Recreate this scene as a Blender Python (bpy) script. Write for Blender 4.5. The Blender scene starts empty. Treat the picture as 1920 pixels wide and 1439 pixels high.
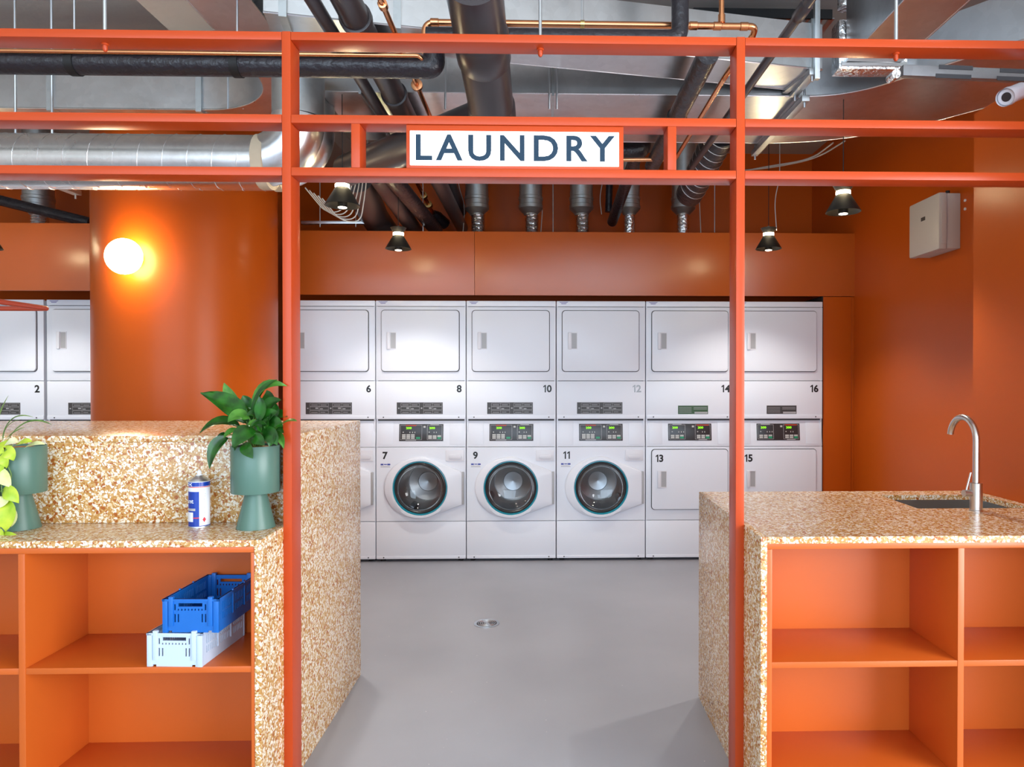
import bpy, bmesh, math, random
from mathutils import Vector, Matrix

scene = bpy.context.scene
COL = scene.collection
random.seed(7)

# ------------------------------------------------------------------ camera
FOCAL = 1300.0                     # focal length in pixels of the 1920 x 1439 frame
PRINCIPAL = (1055.0, 723.0)        # principal point in pixels
EYE = Vector((0.0, 0.0, 1.39))
YAW = math.radians(1.43)
PITCH = math.radians(0.48)
cam_data = bpy.data.cameras.new('camera')
cam = bpy.data.objects.new('camera', cam_data)
COL.objects.link(cam)
cam.location = EYE
cam.rotation_euler = (math.radians(90) - PITCH, 0, -YAW)
cam_data.sensor_width = 36.0
cam_data.lens = FOCAL * 36.0 / 1920.0
cam_data.shift_x = -(PRINCIPAL[0] - 960.0) / 1920.0
cam_data.shift_y = (PRINCIPAL[1] - 719.5) / 1920.0
cam_data.clip_start = 0.05
scene.camera = cam

# ------------------------------------------------------------------ view, world
scene.view_settings.view_transform = 'Standard'
scene.view_settings.look = 'None'
scene.view_settings.gamma = 1.0
scene.view_settings.use_curve_mapping = False
scene.view_settings.exposure = 0.0
world = bpy.data.worlds.new('world')
scene.world = world
world.use_nodes = True
world.node_tree.nodes['Background'].inputs[0].default_value = (0.70, 0.85, 1.0, 1)
world.node_tree.nodes['Background'].inputs[1].default_value = 2.2

def area_light(name, loc, rot, sx, sy, power, color):
    d = bpy.data.lights.new(name, 'AREA')
    d.shape = 'RECTANGLE'; d.size = sx; d.size_y = sy
    d.energy = power; d.color = color
    o = bpy.data.objects.new(name, d); COL.objects.link(o)
    o.location = loc; o.rotation_euler = rot
    return o

# daylight: an added side-window lamp first, then the windows behind the photographer
area_light('window_daylight', (3.1, -0.9, 1.45), (math.radians(90), 0, math.radians(90)), 3.8, 2.3, 300, (0.98, 0.98, 1.0))  # added key lamp, lifts the right shelf bays
area_light('window_daylight', (-1.2, -6.7, 2.55), (math.radians(90), 0, math.radians(-4)), 8.0, 4.4, 450, (0.68, 0.83, 1.0))

# ------------------------------------------------------------------ pixel to world helpers
ROT = Matrix.Rotation(-YAW, 3, 'Z') @ Matrix.Rotation(-PITCH, 3, 'X')
def P(px, py, depth):
    """world point seen at pixel (px, py) that lies at world depth Y = depth"""
    d = ROT @ Vector(((px - PRINCIPAL[0]) / FOCAL, 1.0, -(py - PRINCIPAL[1]) / FOCAL))
    k = depth / d.y
    return EYE + d * k

def srgb(r, g, b):
    def f(c):
        c /= 255.0
        return c / 12.92 if c <= 0.04045 else ((c + 0.055) / 1.055) ** 2.4
    return (f(r), f(g), f(b), 1.0)

# ------------------------------------------------------------------ materials
def new_mat(name):
    m = bpy.data.materials.new(name); m.use_nodes = True
    return m, m.node_tree.nodes, m.node_tree.links, m.node_tree.nodes['Principled BSDF']

def simple(name, col, rough=0.5, metal=0.0, noise=0.0, nscale=8.0, bump=0.0, bscale=60.0, coat=0.0, emit=None, estr=0.0, spec=0.5):
    m, N, L, B = new_mat(name)
    B.inputs['Base Color'].default_value = col
    B.inputs['Roughness'].default_value = rough
    B.inputs['Metallic'].default_value = metal
    B.inputs['Coat Weight'].default_value = coat
    B.inputs['Specular IOR Level'].default_value = spec
    if emit is not None:
        B.inputs['Emission Color'].default_value = emit
        B.inputs['Emission Strength'].default_value = estr
    if noise > 0 or bump > 0:
        tc = N.new('ShaderNodeTexCoord')
    if noise > 0:
        t = N.new('ShaderNodeTexNoise'); t.inputs['Scale'].default_value = nscale; t.inputs['Detail'].default_value = 4
        L.new(tc.outputs['Object'], t.inputs['Vector'])
        mx = N.new('ShaderNodeMix'); mx.data_type = 'RGBA'
        mx.inputs[6].default_value = tuple(c * (1 - noise) for c in col[:3]) + (1,)
        mx.inputs[7].default_value = tuple(min(1, c * (1 + noise)) for c in col[:3]) + (1,)
        L.new(t.outputs['Fac'], mx.inputs[0]); L.new(mx.outputs[2], B.inputs['Base Color'])
    if bump > 0:
        t2 = N.new('ShaderNodeTexNoise'); t2.inputs['Scale'].default_value = bscale; t2.inputs['Detail'].default_value = 3
        L.new(tc.outputs['Object'], t2.inputs['Vector'])
        bp = N.new('ShaderNodeBump'); bp.inputs['Strength'].default_value = bump; bp.inputs['Distance'].default_value = 0.01
        L.new(t2.outputs['Fac'], bp.inputs['Height']); L.new(bp.outputs['Normal'], B.inputs['Normal'])
    return m

def ramp(N, stops, interp='CONSTANT'):
    r = N.new('ShaderNodeValToRGB'); r.color_ramp.interpolation = interp
    e = r.color_ramp.elements
    while len(e) > 1: e.remove(e[-1])
    e[0].position = stops[0][0]; e[0].color = stops[0][1]
    for p, c in stops[1:]:
        x = e.new(p); x.color = c
    return r

def terrazzo_material():
    m, N, L, B = new_mat('terrazzo')
    tc = N.new('ShaderNodeTexCoord')
    nz = N.new('ShaderNodeTexNoise'); nz.inputs['Scale'].default_value = 40
    L.new(tc.outputs['Object'], nz.inputs['Vector'])
    mix = N.new('ShaderNodeVectorMath'); mix.operation = 'MULTIPLY_ADD'
    mix.inputs[1].default_value = (0.007, 0.007, 0.007)
    L.new(nz.outputs['Color'], mix.inputs[0]); L.new(tc.outputs['Object'], mix.inputs[2])
    v = N.new('ShaderNodeTexVoronoi'); v.inputs['Scale'].default_value = 92
    L.new(mix.outputs[0], v.inputs['Vector'])
    ve = N.new('ShaderNodeTexVoronoi'); ve.feature = 'DISTANCE_TO_EDGE'; ve.inputs['Scale'].default_value = 92
    L.new(mix.outputs[0], ve.inputs['Vector'])
    v2 = N.new('ShaderNodeTexVoronoi'); v2.inputs['Scale'].default_value = 190
    L.new(mix.outputs[0], v2.inputs['Vector'])
    ochre = srgb(188, 138, 74); white = srgb(240, 230, 212); cream = srgb(224, 200, 160); rust = srgb(168, 94, 42); tan = srgb(204, 160, 100)
    s1 = N.new('ShaderNodeSeparateColor'); L.new(v.outputs['Color'], s1.inputs[0])
    s2 = N.new('ShaderNodeSeparateColor'); L.new(v2.outputs['Color'], s2.inputs[0])
    small = ramp(N, [(0.0, ochre), (0.40, tan), (0.62, white), (0.80, cream), (0.91, rust)])
    L.new(s2.outputs[0], small.inputs[0])
    big = ramp(N, [(0.0, white), (0.52, cream), (0.76, tan), (0.88, rust)])
    L.new(s1.outputs[1], big.inputs[0])
    isbig = N.new('ShaderNodeMath'); isbig.operation = 'LESS_THAN'; isbig.inputs[1].default_value = 0.47
    L.new(s1.outputs[0], isbig.inputs[0])
    core = N.new('ShaderNodeMath'); core.operation = 'GREATER_THAN'; core.inputs[1].default_value = 0.09
    L.new(ve.outputs['Distance'], core.inputs[0])
    mul = N.new('ShaderNodeMath'); mul.operation = 'MULTIPLY'
    L.new(isbig.outputs[0], mul.inputs[0]); L.new(core.outputs[0], mul.inputs[1])
    mx = N.new('ShaderNodeMix'); mx.data_type = 'RGBA'
    L.new(mul.outputs[0], mx.inputs[0]); L.new(small.outputs[0], mx.inputs[6]); L.new(big.outputs[0], mx.inputs[7])
    L.new(mx.outputs[2], B.inputs['Base Color'])
    B.inputs['Roughness'].default_value = 0.22
    return m

def galvanised(name, col=(0.62, 0.64, 0.66, 1), rough=0.3, scale=28):
    m, N, L, B = new_mat(name)
    tc = N.new('ShaderNodeTexCoord')
    v = N.new('ShaderNodeTexVoronoi'); v.inputs['Scale'].default_value = scale
    L.new(tc.outputs['Object'], v.inputs['Vector'])
    s = N.new('ShaderNodeSeparateColor'); L.new(v.outputs['Color'], s.inputs[0])
    n = N.new('ShaderNodeTexNoise'); n.inputs['Scale'].default_value = 5; n.inputs['Detail'].default_value = 5
    L.new(tc.outputs['Object'], n.inputs['Vector'])
    mx = N.new('ShaderNodeMix'); mx.data_type = 'RGBA'
    mx.inputs[6].default_value = tuple(c * 0.88 for c in col[:3]) + (1,); mx.inputs[7].default_value = tuple(min(1, c * 1.1) for c in col[:3]) + (1,)
    ad = N.new('ShaderNodeMath'); ad.operation = 'MULTIPLY_ADD'; ad.inputs[1].default_value = 0.35
    L.new(s.outputs[0], ad.inputs[0]); L.new(n.outputs['Fac'], ad.inputs[2])
    L.new(ad.outputs[0], mx.inputs[0]); L.new(mx.outputs[2], B.inputs['Base Color'])
    rr = N.new('ShaderNodeMapRange'); rr.inputs[3].default_value = rough - 0.06; rr.inputs[4].default_value = rough + 0.1
    L.new(n.outputs['Fac'], rr.inputs[0]); L.new(rr.outputs[0], B.inputs['Roughness'])
    bp = N.new('ShaderNodeBump'); bp.inputs['Strength'].default_value = 0.12; bp.inputs['Distance'].default_value = 0.02
    L.new(n.outputs['Fac'], bp.inputs['Height']); L.new(bp.outputs['Normal'], B.inputs['Normal'])
    B.inputs['Metallic'].default_value = 1.0
    return m

def floor_material():
    m, N, L, B = new_mat('grey_resin_floor')
    tc = N.new('ShaderNodeTexCoord')
    n = N.new('ShaderNodeTexNoise'); n.inputs['Scale'].default_value = 1.3; n.inputs['Detail'].default_value = 6
    L.new(tc.outputs['Object'], n.inputs['Vector'])
    r = ramp(N, [(0.3, srgb(150, 152, 160)), (0.7, srgb(162, 164, 172))], 'LINEAR')
    L.new(n.outputs['Fac'], r.inputs[0])
    v = N.new('ShaderNodeTexVoronoi'); v.inputs['Scale'].default_value = 26
    L.new(tc.outputs['Object'], v.inputs['Vector'])
    sp = N.new('ShaderNodeMath'); sp.operation = 'LESS_THAN'; sp.inputs[1].default_value = 0.06
    L.new(v.outputs['Distance'], sp.inputs[0])
    s = N.new('ShaderNodeSeparateColor'); L.new(v.outputs['Color'], s.inputs[0])
    few = N.new('ShaderNodeMath'); few.operation = 'LESS_THAN'; few.inputs[1].default_value = 0.16
    L.new(s.outputs[0], few.inputs[0])
    mu = N.new('ShaderNodeMath'); mu.operation = 'MULTIPLY'
    L.new(sp.outputs[0], mu.inputs[0]); L.new(few.outputs[0], mu.inputs[1])
    mx = N.new('ShaderNodeMix'); mx.data_type = 'RGBA'
    mx.inputs[7].default_value = srgb(205, 203, 200)
    L.new(mu.outputs[0], mx.inputs[0]); L.new(r.outputs[0], mx.inputs[6]); L.new(mx.outputs[2], B.inputs['Base Color'])
    B.inputs['Roughness'].default_value = 0.38
    return m

def glass_material(name, tint, gloss=0.14):
    m, N, L, B = new_mat(name)
    N.remove(B)
    out = N['Material Output']
    tr = N.new('ShaderNodeBsdfTransparent'); tr.inputs[0].default_value = tint
    gl = N.new('ShaderNodeBsdfGlossy'); gl.inputs['Roughness'].default_value = 0.04
    ly = N.new('ShaderNodeLayerWeight'); ly.inputs[0].default_value = 0.3
    ad = N.new('ShaderNodeMath'); ad.operation = 'MULTIPLY_ADD'; ad.inputs[1].default_value = 0.5; ad.inputs[2].default_value = gloss * 0.4
    L.new(ly.outputs['Fresnel'], ad.inputs[0])
    mx = N.new('ShaderNodeMixShader')
    L.new(ad.outputs[0], mx.inputs[0]); L.new(tr.outputs[0], mx.inputs[1]); L.new(gl.outputs[0], mx.inputs[2])
    L.new(mx.outputs[0], out.inputs[0])
    return m

def leaf_material(name, c1, c2, rough=0.35, scale=30):
    m, N, L, B = new_mat(name)
    tc = N.new('ShaderNodeTexCoord')
    n = N.new('ShaderNodeTexNoise'); n.inputs['Scale'].default_value = scale; n.inputs['Detail'].default_value = 3
    L.new(tc.outputs['Object'], n.inputs['Vector'])
    r = ramp(N, [(0.35, c1), (0.65, c2)], 'LINEAR')
    L.new(n.outputs['Fac'], r.inputs[0]); L.new(r.outputs[0], B.inputs['Base Color'])
    B.inputs['Roughness'].default_value = rough
    B.inputs['Subsurface Weight'].default_value = 0.0
    return m

MAT = {
    'frame': simple('frame_orange_paint', srgb(190, 70, 27), 0.30, noise=0.03, spec=0.32),
    'wall': simple('wall_orange_paint', srgb(186, 82, 16), 0.34, noise=0.05, nscale=2.5, bump=0.02, spec=0.22),
    'fascia': simple('fascia_orange_paint', srgb(186, 88, 22), 0.32, noise=0.05, nscale=3, bump=0.02, spec=0.75),
    'shelf': simple('shelf_orange_laminate', srgb(202, 96, 32), 0.33, noise=0.03, nscale=4),
    'concrete': simple('ceiling_concrete', srgb(184, 181, 177), 0.8, noise=0.16, nscale=2.2, bump=0.2, bscale=20),
    'beige': simple('lobby_wall_paint', srgb(214, 208, 198), 0.7, noise=0.03),
    'floor': floor_material(),
    'terrazzo': terrazzo_material(),
    'galv': galvanised('galvanised_sheet'),
    'galv2': galvanised('galvanised_spiral', (0.70, 0.71, 0.72, 1), 0.27, 60),
    'dull': galvanised('dull_zinc', (0.50, 0.53, 0.54, 1), 0.42, 40),
    'galvdark': galvanised('weathered_zinc', (0.30, 0.30, 0.31, 1), 0.5, 40),  # darker zinc tone for the flat strut
    'foil': simple('aluminium_foil', (0.82, 0.84, 0.86, 1), 0.22, 1.0, bump=0.9, bscale=45),
    'sealant': simple('beige_sealant', srgb(196, 180, 156), 0.75, noise=0.1, nscale=20),
    'copper': simple('copper', (0.80, 0.36, 0.17, 1), 0.25, 1.0, noise=0.12, nscale=10),
    'brass': simple('brass', (0.75, 0.55, 0.22, 1), 0.3, 1.0),
    'pipe': simple('black_plastic_pipe', srgb(58, 54, 58), 0.32, noise=0.1, nscale=6),
    'lagging': simple('black_pipe_lagging', srgb(40, 38, 44), 0.34, noise=0.15, nscale=14, bump=0.6, bscale=38),
    'steel': simple('zinc_rod', (0.66, 0.70, 0.74, 1), 0.35, 1.0),
    'white': simple('white_enamel', srgb(228, 232, 241), 0.30, noise=0.015, nscale=3, bump=0.05, bscale=5, spec=0.4),
    'plastic': simple('white_plastic', srgb(222, 222, 228), 0.3),
    'gap': simple('dark_joint', srgb(70, 70, 74), 0.6),
    'black': simple('black_metal_paint', srgb(24, 23, 22), 0.42),
    'rubber': simple('black_rubber', srgb(20, 20, 22), 0.6),
    'panel': simple('control_panel_black', srgb(50, 48, 50), 0.3),
    'label': simple('dark_print', srgb(62, 60, 60), 0.45),
    'labelgreen': simple('green_print', srgb(52, 84, 52), 0.35),
    'print': simple('black_print', srgb(18, 18, 20), 0.4),
    'printgrey': simple('grey_print', srgb(170, 170, 172), 0.4),
    'printpale': simple('pale_grey_print', srgb(160, 168, 176), 0.25),
    'printlilac': simple('lilac_print', srgb(150, 150, 190), 0.4),
    'printblue': simple('blue_print', srgb(46, 66, 160), 0.4),
    'button': simple('grey_button', srgb(190, 190, 186), 0.4),
    'green_button': simple('green_button', srgb(30, 150, 105), 0.4),
    'redbar': simple('red_strip', srgb(200, 70, 40), 0.4),
    'digits': simple('green_digits', srgb(130, 230, 20), 0.4, emit=srgb(150, 255, 20), estr=1.2),
    'teal': simple('teal_seal', srgb(36, 146, 168), 0.25),
    'doorglass': glass_material('smoked_door_glass', (0.66, 0.68, 0.70, 1), 0.10),
    'drum': simple('drum_steel', (0.66, 0.67, 0.68, 1), 0.36, 1.0, bump=0.05, bscale=30),
    'drumdark': simple('drum_baffle', (0.25, 0.25, 0.26, 1), 0.3, 1.0),
    'stainless': simple('brushed_stainless', (0.62, 0.60, 0.58, 1), 0.28, 1.0),
    'pot': simple('green_pot_paint', srgb(84, 118, 106), 0.36),
    'soil': simple('clay_pebbles', srgb(186, 128, 74), 0.8, noise=0.3, nscale=90, bump=0.8, bscale=120),
    'leaf': leaf_material('lily_leaf', srgb(16, 60, 12), srgb(36, 98, 24), 0.28),
    'leaf_light': leaf_material('lily_leaf_light', srgb(52, 108, 32), srgb(84, 142, 52), 0.35),
    'stem': simple('green_stem', srgb(98, 130, 60), 0.5),
    'pothos': leaf_material('pothos_leaf', srgb(150, 188, 40), srgb(202, 220, 70), 0.38, 18),
    'pothos_pale': leaf_material('pothos_leaf_pale', srgb(216, 222, 140), srgb(236, 238, 190), 0.4, 18),
    'blade': leaf_material('spider_blade', srgb(80, 122, 50), srgb(130, 160, 84), 0.4, 24),
    'crate_blue': simple('blue_crate_plastic', srgb(20, 104, 192), 0.4),
    'crate_white': simple('pale_blue_crate_plastic', srgb(196, 214, 236), 0.45),
    'can_blue': simple('spray_can_blue', srgb(16, 58, 158), 0.25),
    'can_white': simple('spray_can_white', srgb(228, 232, 240), 0.3),
    'red': simple('red_print', srgb(206, 48, 62), 0.4),
    'cable': simple('white_cable', srgb(196, 194, 190), 0.5),
    'greybox': simple('grey_box_plastic', srgb(190, 184, 178), 0.42),
    'signface': simple('sign_face_lit', (1, 1, 1, 1), 0.4, emit=(1, 1, 1, 1), estr=2.4),
    'signletter': simple('sign_letter', srgb(46, 66, 84), 0.6, spec=0.1),
    'globe': simple('opal_globe_lit', (1, 1, 1, 1), 0.3, emit=(1.0, 0.80, 0.50, 1), estr=46.0),
    'ledring': simple('led_ring_lit', (1, 1, 1, 1), 0.4, emit=(1.0, 0.82, 0.48, 1), estr=260.0),
    'led': simple('led_lit', (1, 1, 1, 1), 0.4, emit=(1.0, 0.88, 0.70, 1), estr=9.0),
    'rail': simple('rail_red_paint', srgb(170, 66, 44), 0.35),
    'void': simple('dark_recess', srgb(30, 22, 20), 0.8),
}

# ------------------------------------------------------------------ mesh builder
class MB:
    def __init__(s): s.v = []; s.f = []
    def add(s, vs, fs):
        o = len(s.v); s.v += [Vector(p) for p in vs]; s.f += [[i + o for i in q] for q in fs]; return s
    def box(s, x0, x1, y0, y1, z0, z1):
        vs = [(x0,y0,z0),(x1,y0,z0),(x1,y1,z0),(x0,y1,z0),(x0,y0,z1),(x1,y0,z1),(x1,y1,z1),(x0,y1,z1)]
        return s.add(vs, [(0,3,2,1),(4,5,6,7),(0,1,5,4),(1,2,6,5),(2,3,7,6),(3,0,4,7)])
    def bar(s, p0, p1, w, h, up=(0,0,1)):
        p0 = Vector(p0); p1 = Vector(p1); d = (p1 - p0).normalized(); up = Vector(up)
        sd = d.cross(up).normalized(); u2 = sd.cross(d).normalized()
        vs = [p + sd * (a * w / 2) + u2 * (b * h / 2) for p in (p0, p1) for a, b in ((-1,-1),(1,-1),(1,1),(-1,1))]
        return s.add(vs, [(0,1,2,3),(7,6,5,4),(0,4,5,1),(1,5,6,2),(2,6,7,3),(3,7,4,0)])
    def tube(s, path, r, n=16, caps=True, closed=False):
        pts = [Vector(p) for p in path]; m = len(pts)
        rs = r if isinstance(r, (list, tuple)) else [r] * m
        tang = []
        for i in range(m):
            if closed: t = pts[(i + 1) % m] - pts[i - 1]
            elif i == 0: t = pts[1] - pts[0]
            elif i == m - 1: t = pts[-1] - pts[-2]
            else: t = (pts[i + 1] - pts[i]).normalized() + (pts[i] - pts[i - 1]).normalized()
            tang.append(t.normalized())
        ref = Vector((0, 0, 1)) if abs(tang[0].z) < 0.9 else Vector((1, 0, 0))
        a = tang[0].cross(ref).normalized()
        vs = []
        for i in range(m):
            a = (a - tang[i] * a.dot(tang[i])).normalized(); b = tang[i].cross(a)
            for k in range(n):
                q = 2 * math.pi * k / n
                vs.append(pts[i] + (a * math.cos(q) + b * math.sin(q)) * rs[i])
        fs = []
        for i in range(m if closed else m - 1):
            j = (i + 1) % m
            for k in range(n):
                k2 = (k + 1) % n
                fs.append((i*n+k, i*n+k2, j*n+k2, j*n+k))
        if caps and not closed:
            fs.append(tuple(range(n))[::-1]); fs.append(tuple((m-1)*n + k for k in range(n)))
        return s.add(vs, fs)
    def lathe(s, prof, c=(0,0,0), n=32, axis='Z'):
        c = Vector(c); vs = []; fs = []; m = len(prof)
        for (r, h) in prof:
            r = max(r, 0.0002)
            for k in range(n):
                q = 2 * math.pi * k / n; x, y = r * math.cos(q), r * math.sin(q)
                vs.append(c + (Vector((x, y, h)) if axis == 'Z' else Vector((x, h, y)) if axis == 'Y' else Vector((h, x, y))))
        for i in range(m - 1):
            for k in range(n):
                k2 = (k + 1) % n
                q = (i*n+k, i*n+k2, (i+1)*n+k2, (i+1)*n+k)
                fs.append(q if axis != 'Y' else q[::-1])
        e0 = tuple(range(n)); e1 = tuple((m-1)*n + k for k in range(n))
        if axis == 'Y': fs += [e0, e1[::-1]]
        else: fs += [e0[::-1], e1]
        return s.add(vs, fs)
    def prism(s, poly, y0, y1, m=lambda a, b, t: (a, t, b)):
        n = len(poly)
        vs = [m(a, b, y0) for a, b in poly] + [m(a, b, y1) for a, b in poly]
        return s.add(vs, [tuple(range(n)), tuple(range(n, 2*n))[::-1]] + [(i, i+n, (i+1) % n + n, (i+1) % n) for i in range(n)])
    def holes(s, w, h, t, hs, f=lambda u, z, d: (u, d, z)):
        """a panel w x h, thickness t, with rectangular holes (u0, u1, z0, z1)"""
        us = sorted({0, w} | {x for q in hs for x in q[:2]}); zs = sorted({0, h} | {x for q in hs for x in q[2:]})
        def full(i, j):
            if i < 0 or j < 0 or i >= len(us) - 1 or j >= len(zs) - 1: return False
            a = (us[i] + us[i+1]) / 2; b = (zs[j] + zs[j+1]) / 2
            return not any(q[0] < a < q[1] and q[2] < b < q[3] for q in hs)
        for i in range(len(us) - 1):
            for j in range(len(zs) - 1):
                if not full(i, j): continue
                u0, u1, z0, z1 = us[i], us[i+1], zs[j], zs[j+1]
                s.add([f(u0,z0,0), f(u1,z0,0), f(u1,z1,0), f(u0,z1,0)], [(0,1,2,3)])
                s.add([f(u0,z0,t), f(u1,z0,t), f(u1,z1,t), f(u0,z1,t)], [(3,2,1,0)])
                if not full(i-1, j): s.add([f(u0,z0,0), f(u0,z1,0), f(u0,z1,t), f(u0,z0,t)], [(0,1,2,3)])
                if not full(i+1, j): s.add([f(u1,z0,0), f(u1,z0,t), f(u1,z1,t), f(u1,z1,0)], [(0,1,2,3)])
                if not full(i, j-1): s.add([f(u0,z0,0), f(u0,z0,t), f(u1,z0,t), f(u1,z0,0)], [(0,1,2,3)])
                if not full(i, j+1): s.add([f(u0,z1,0), f(u1,z1,0), f(u1,z1,t), f(u0,z1,t)], [(0,1,2,3)])
        return s
    def mesh(s, name, mat, bevel=0.0, sharp=35, org=None, weld=False):
        me = bpy.data.meshes.new(name)
        vs = s.v if org is None else [p - org for p in s.v]
        me.from_pydata([tuple(p) for p in vs], [], s.f)
        bm = bmesh.new(); bm.from_mesh(me)
        if weld: bmesh.ops.remove_doubles(bm, verts=bm.verts, dist=1e-5)
        bmesh.ops.recalc_face_normals(bm, faces=bm.faces)
        if bevel > 0:
            ed = [e for e in bm.edges if len(e.link_faces) == 2 and e.calc_face_angle(0) > 0.5]
            bmesh.ops.bevel(bm, geom=ed, offset=bevel, segments=2, affect='EDGES', profile=0.6, clamp_overlap=True)
        bm.to_mesh(me); bm.free()
        me.polygons.foreach_set('use_smooth', [True] * len(me.polygons))
        me.set_sharp_from_angle(angle=math.radians(sharp))
        if mat: me.materials.append(MAT[mat])
        return me

ORG = {}
def put(name, mesh, parent=None, loc=(0,0,0)):
    o = bpy.data.objects.new(name, mesh); COL.objects.link(o)
    o.location = loc
    if parent is not None: o.parent = parent
    ORG[o] = (ORG[parent] if parent is not None else Vector((0,0,0))) + Vector(loc)
    return o
def part(name, mb, mat, parent, bevel=0.0, sharp=35, local=False, weld=False):
    """mesh given in world coordinates (or in the thing's own when local) under its thing"""
    return put(name, mb.mesh(name, mat, bevel, sharp, None if local else ORG[parent], weld), parent)
def tag(o, label, cat, group=None):
    o['label'] = label; o['category'] = cat
    if group: o['group'] = group
    return o
def thing(name, label, cat, loc, group=None, rotz=0.0):
    o = bpy.data.objects.new(name, None); COL.objects.link(o)
    o.location = loc; o.rotation_euler = (0, 0, rotz); o.empty_display_size = 0.1
    ORG[o] = Vector(loc)
    return tag(o, label, cat, group)
def solo(name, label, cat, mb, mat, group=None, bevel=0.0, sharp=35, weld=False):
    """a thing that is a single mesh; its origin sits at its base"""
    lo = [min(p[i] for p in mb.v) for i in range(3)]; hi = [max(p[i] for p in mb.v) for i in range(3)]
    org = Vector(((lo[0]+hi[0])/2, (lo[1]+hi[1])/2, lo[2]))
    o = put(name, mb.mesh(name, mat, bevel, sharp, org, weld), None, org)
    return tag(o, label, cat, group)
def struct(name, mb, mat, bevel=0.0, parent=None):
    o = put(name, mb.mesh(name, mat, bevel), parent)
    if parent is None: o['kind'] = 'structure'
    return o

def rounded(pts, rad, seg=6):
    """polyline with its corners turned into arcs"""
    pts = [Vector(p) for p in pts]; out = [pts[0]]
    for i in range(1, len(pts) - 1):
        a, b, c = pts[i-1], pts[i], pts[i+1]
        d1 = (a - b); d2 = (c - b); r = min(rad, d1.length * 0.49, d2.length * 0.49)
        p = b + d1.normalized() * r; q = b + d2.normalized() * r
        for k in range(seg + 1):
            t = k / seg
            out.append(p * (1-t)**2 + b * (2*t*(1-t)) + q * t**2)
    out.append(pts[-1]); return out

def line(p, q, n):
    p = Vector(p); q = Vector(q)
    return [p.lerp(q, i / n) for i in range(n + 1)]

def number_mesh(string, height, bold=0.034, mat='print', align='LEFT', depth=0.0006):
    """machine numerals; the figure 1 gets its slanted flag"""
    mb = MB(); x = 0.0
    for ch in string:
        if ch == '1':
            h = height
            mb.prism([(x + a * h, b * h) for a, b in ((0.24, 0), (0.41, 0), (0.41, 1), (0.28, 1), (0.05, 0.82), (0.05, 0.64), (0.24, 0.78))], -depth, 0.0)
            x += 0.52 * h
        else:
            g = text_mesh(ch, height=height, bold=bold, mat=mat, depth=depth)
            w = max(v.co.x for v in g.vertices)
            mb.add([v.co + Vector((x, 0, 0)) for v in g.vertices], [tuple(q.vertices) for q in g.polygons]); x += w + 0.12 * height
    w = max(v.x for v in mb.v)
    if align == 'RIGHT': mb.v = [v - Vector((w, 0, 0)) for v in mb.v]
    return mb.mesh('number', mat)

TEXT = {}
def text_mesh(string, height=None, width=None, bold=0.0, mat='print', depth=0.0006, track=1.0, align='LEFT', key=None):
    """flat lettering standing in the XZ plane, facing -Y"""
    k = (string, height, width, bold, mat, depth, track, align)
    if k in TEXT: return TEXT[k]
    cu = bpy.data.curves.new('lettering', 'FONT'); cu.body = string; cu.size = 1.0; cu.offset = bold
    cu.space_character = track; cu.resolution_u = 4
    ob = bpy.data.objects.new('lettering', cu); COL.objects.link(ob)
    bpy.context.view_layer.update()
    dg = bpy.context.evaluated_depsgraph_get()
    me = bpy.data.meshes.new_from_object(ob.evaluated_get(dg))
    bpy.data.objects.remove(ob); bpy.data.curves.remove(cu)
    xs = [v.co.x for v in me.vertices]; ys = [v.co.y for v in me.vertices]
    sy = height / (max(ys) - min(ys)) if height else 1
    sx = width / (max(xs) - min(xs)) if width else sy
    x0 = min(xs) if align == 'LEFT' else max(xs) if align == 'RIGHT' else (min(xs) + max(xs)) / 2
    y0 = min(ys)
    bm = bmesh.new(); bm.from_mesh(me)
    for v in bm.verts: v.co = Vector(((v.co.x - x0) * sx, -depth, (v.co.y - y0) * sy))
    bmesh.ops.recalc_face_normals(bm, faces=bm.faces)
    for f in bm.faces:
        if f.normal.y > 0: f.normal_flip()
    ext = bmesh.ops.extrude_face_region(bm, geom=bm.faces[:])
    bmesh.ops.translate(bm, vec=(0, depth, 0), verts=[g for g in ext['geom'] if isinstance(g, bmesh.types.BMVert)])
    bmesh.ops.recalc_face_normals(bm, faces=bm.faces)
    bm.to_mesh(me); bm.free()
    me.materials.clear(); me.materials.append(MAT[mat])
    TEXT[k] = me
    return me

# ================================================================== the setting
YC, YF, YM = 2.135, 2.316, 5.30          # depth of the counter fronts, of the orange frame, of the machine fronts
def PZ(px, py, z):
    """world point seen at pixel (px, py) that lies at height z"""
    d = ROT @ Vector(((px - PRINCIPAL[0]) / FOCAL, 1.0, -(py - PRINCIPAL[1]) / FOCAL))
    return EYE + d * ((z - EYE.z) / d.z)

CEIL = 3.42
struct('floor', MB().box(-6, 3.3, -7.2, 6.3, -0.05, 0), 'floor')
LOB = 5.2                                # unseen lobby made taller than the laundry so tall windows reflect in the fascia
struct('ceiling', MB().box(-6, 3.3, 2.1, 6.3, CEIL, CEIL + 0.1), 'concrete')
struct('ceiling_lobby', MB().box(-6, 3.3, -7.2, 2.1, LOB, LOB + 0.1), 'beige')
struct('wall_bulkhead', MB().box(-6, 3.3, 2.1, 2.2, CEIL + 0.1, LOB), 'beige')
struct('wall_back', MB().box(-6, 2.55, 6.2, 6.35, 0, CEIL), 'wall')
struct('wall_right', MB().box(2.40, 2.55, 3.02, 6.2, 0, CEIL), 'wall')
struct('wall_right_near', MB().box(1.89, 2.55, 1.75, 3.02, 0, 2.56), 'wall')
struct('wall_left', MB().box(-6.1, -6, -7.2, 6.3, 0, LOB), 'beige')
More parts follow.
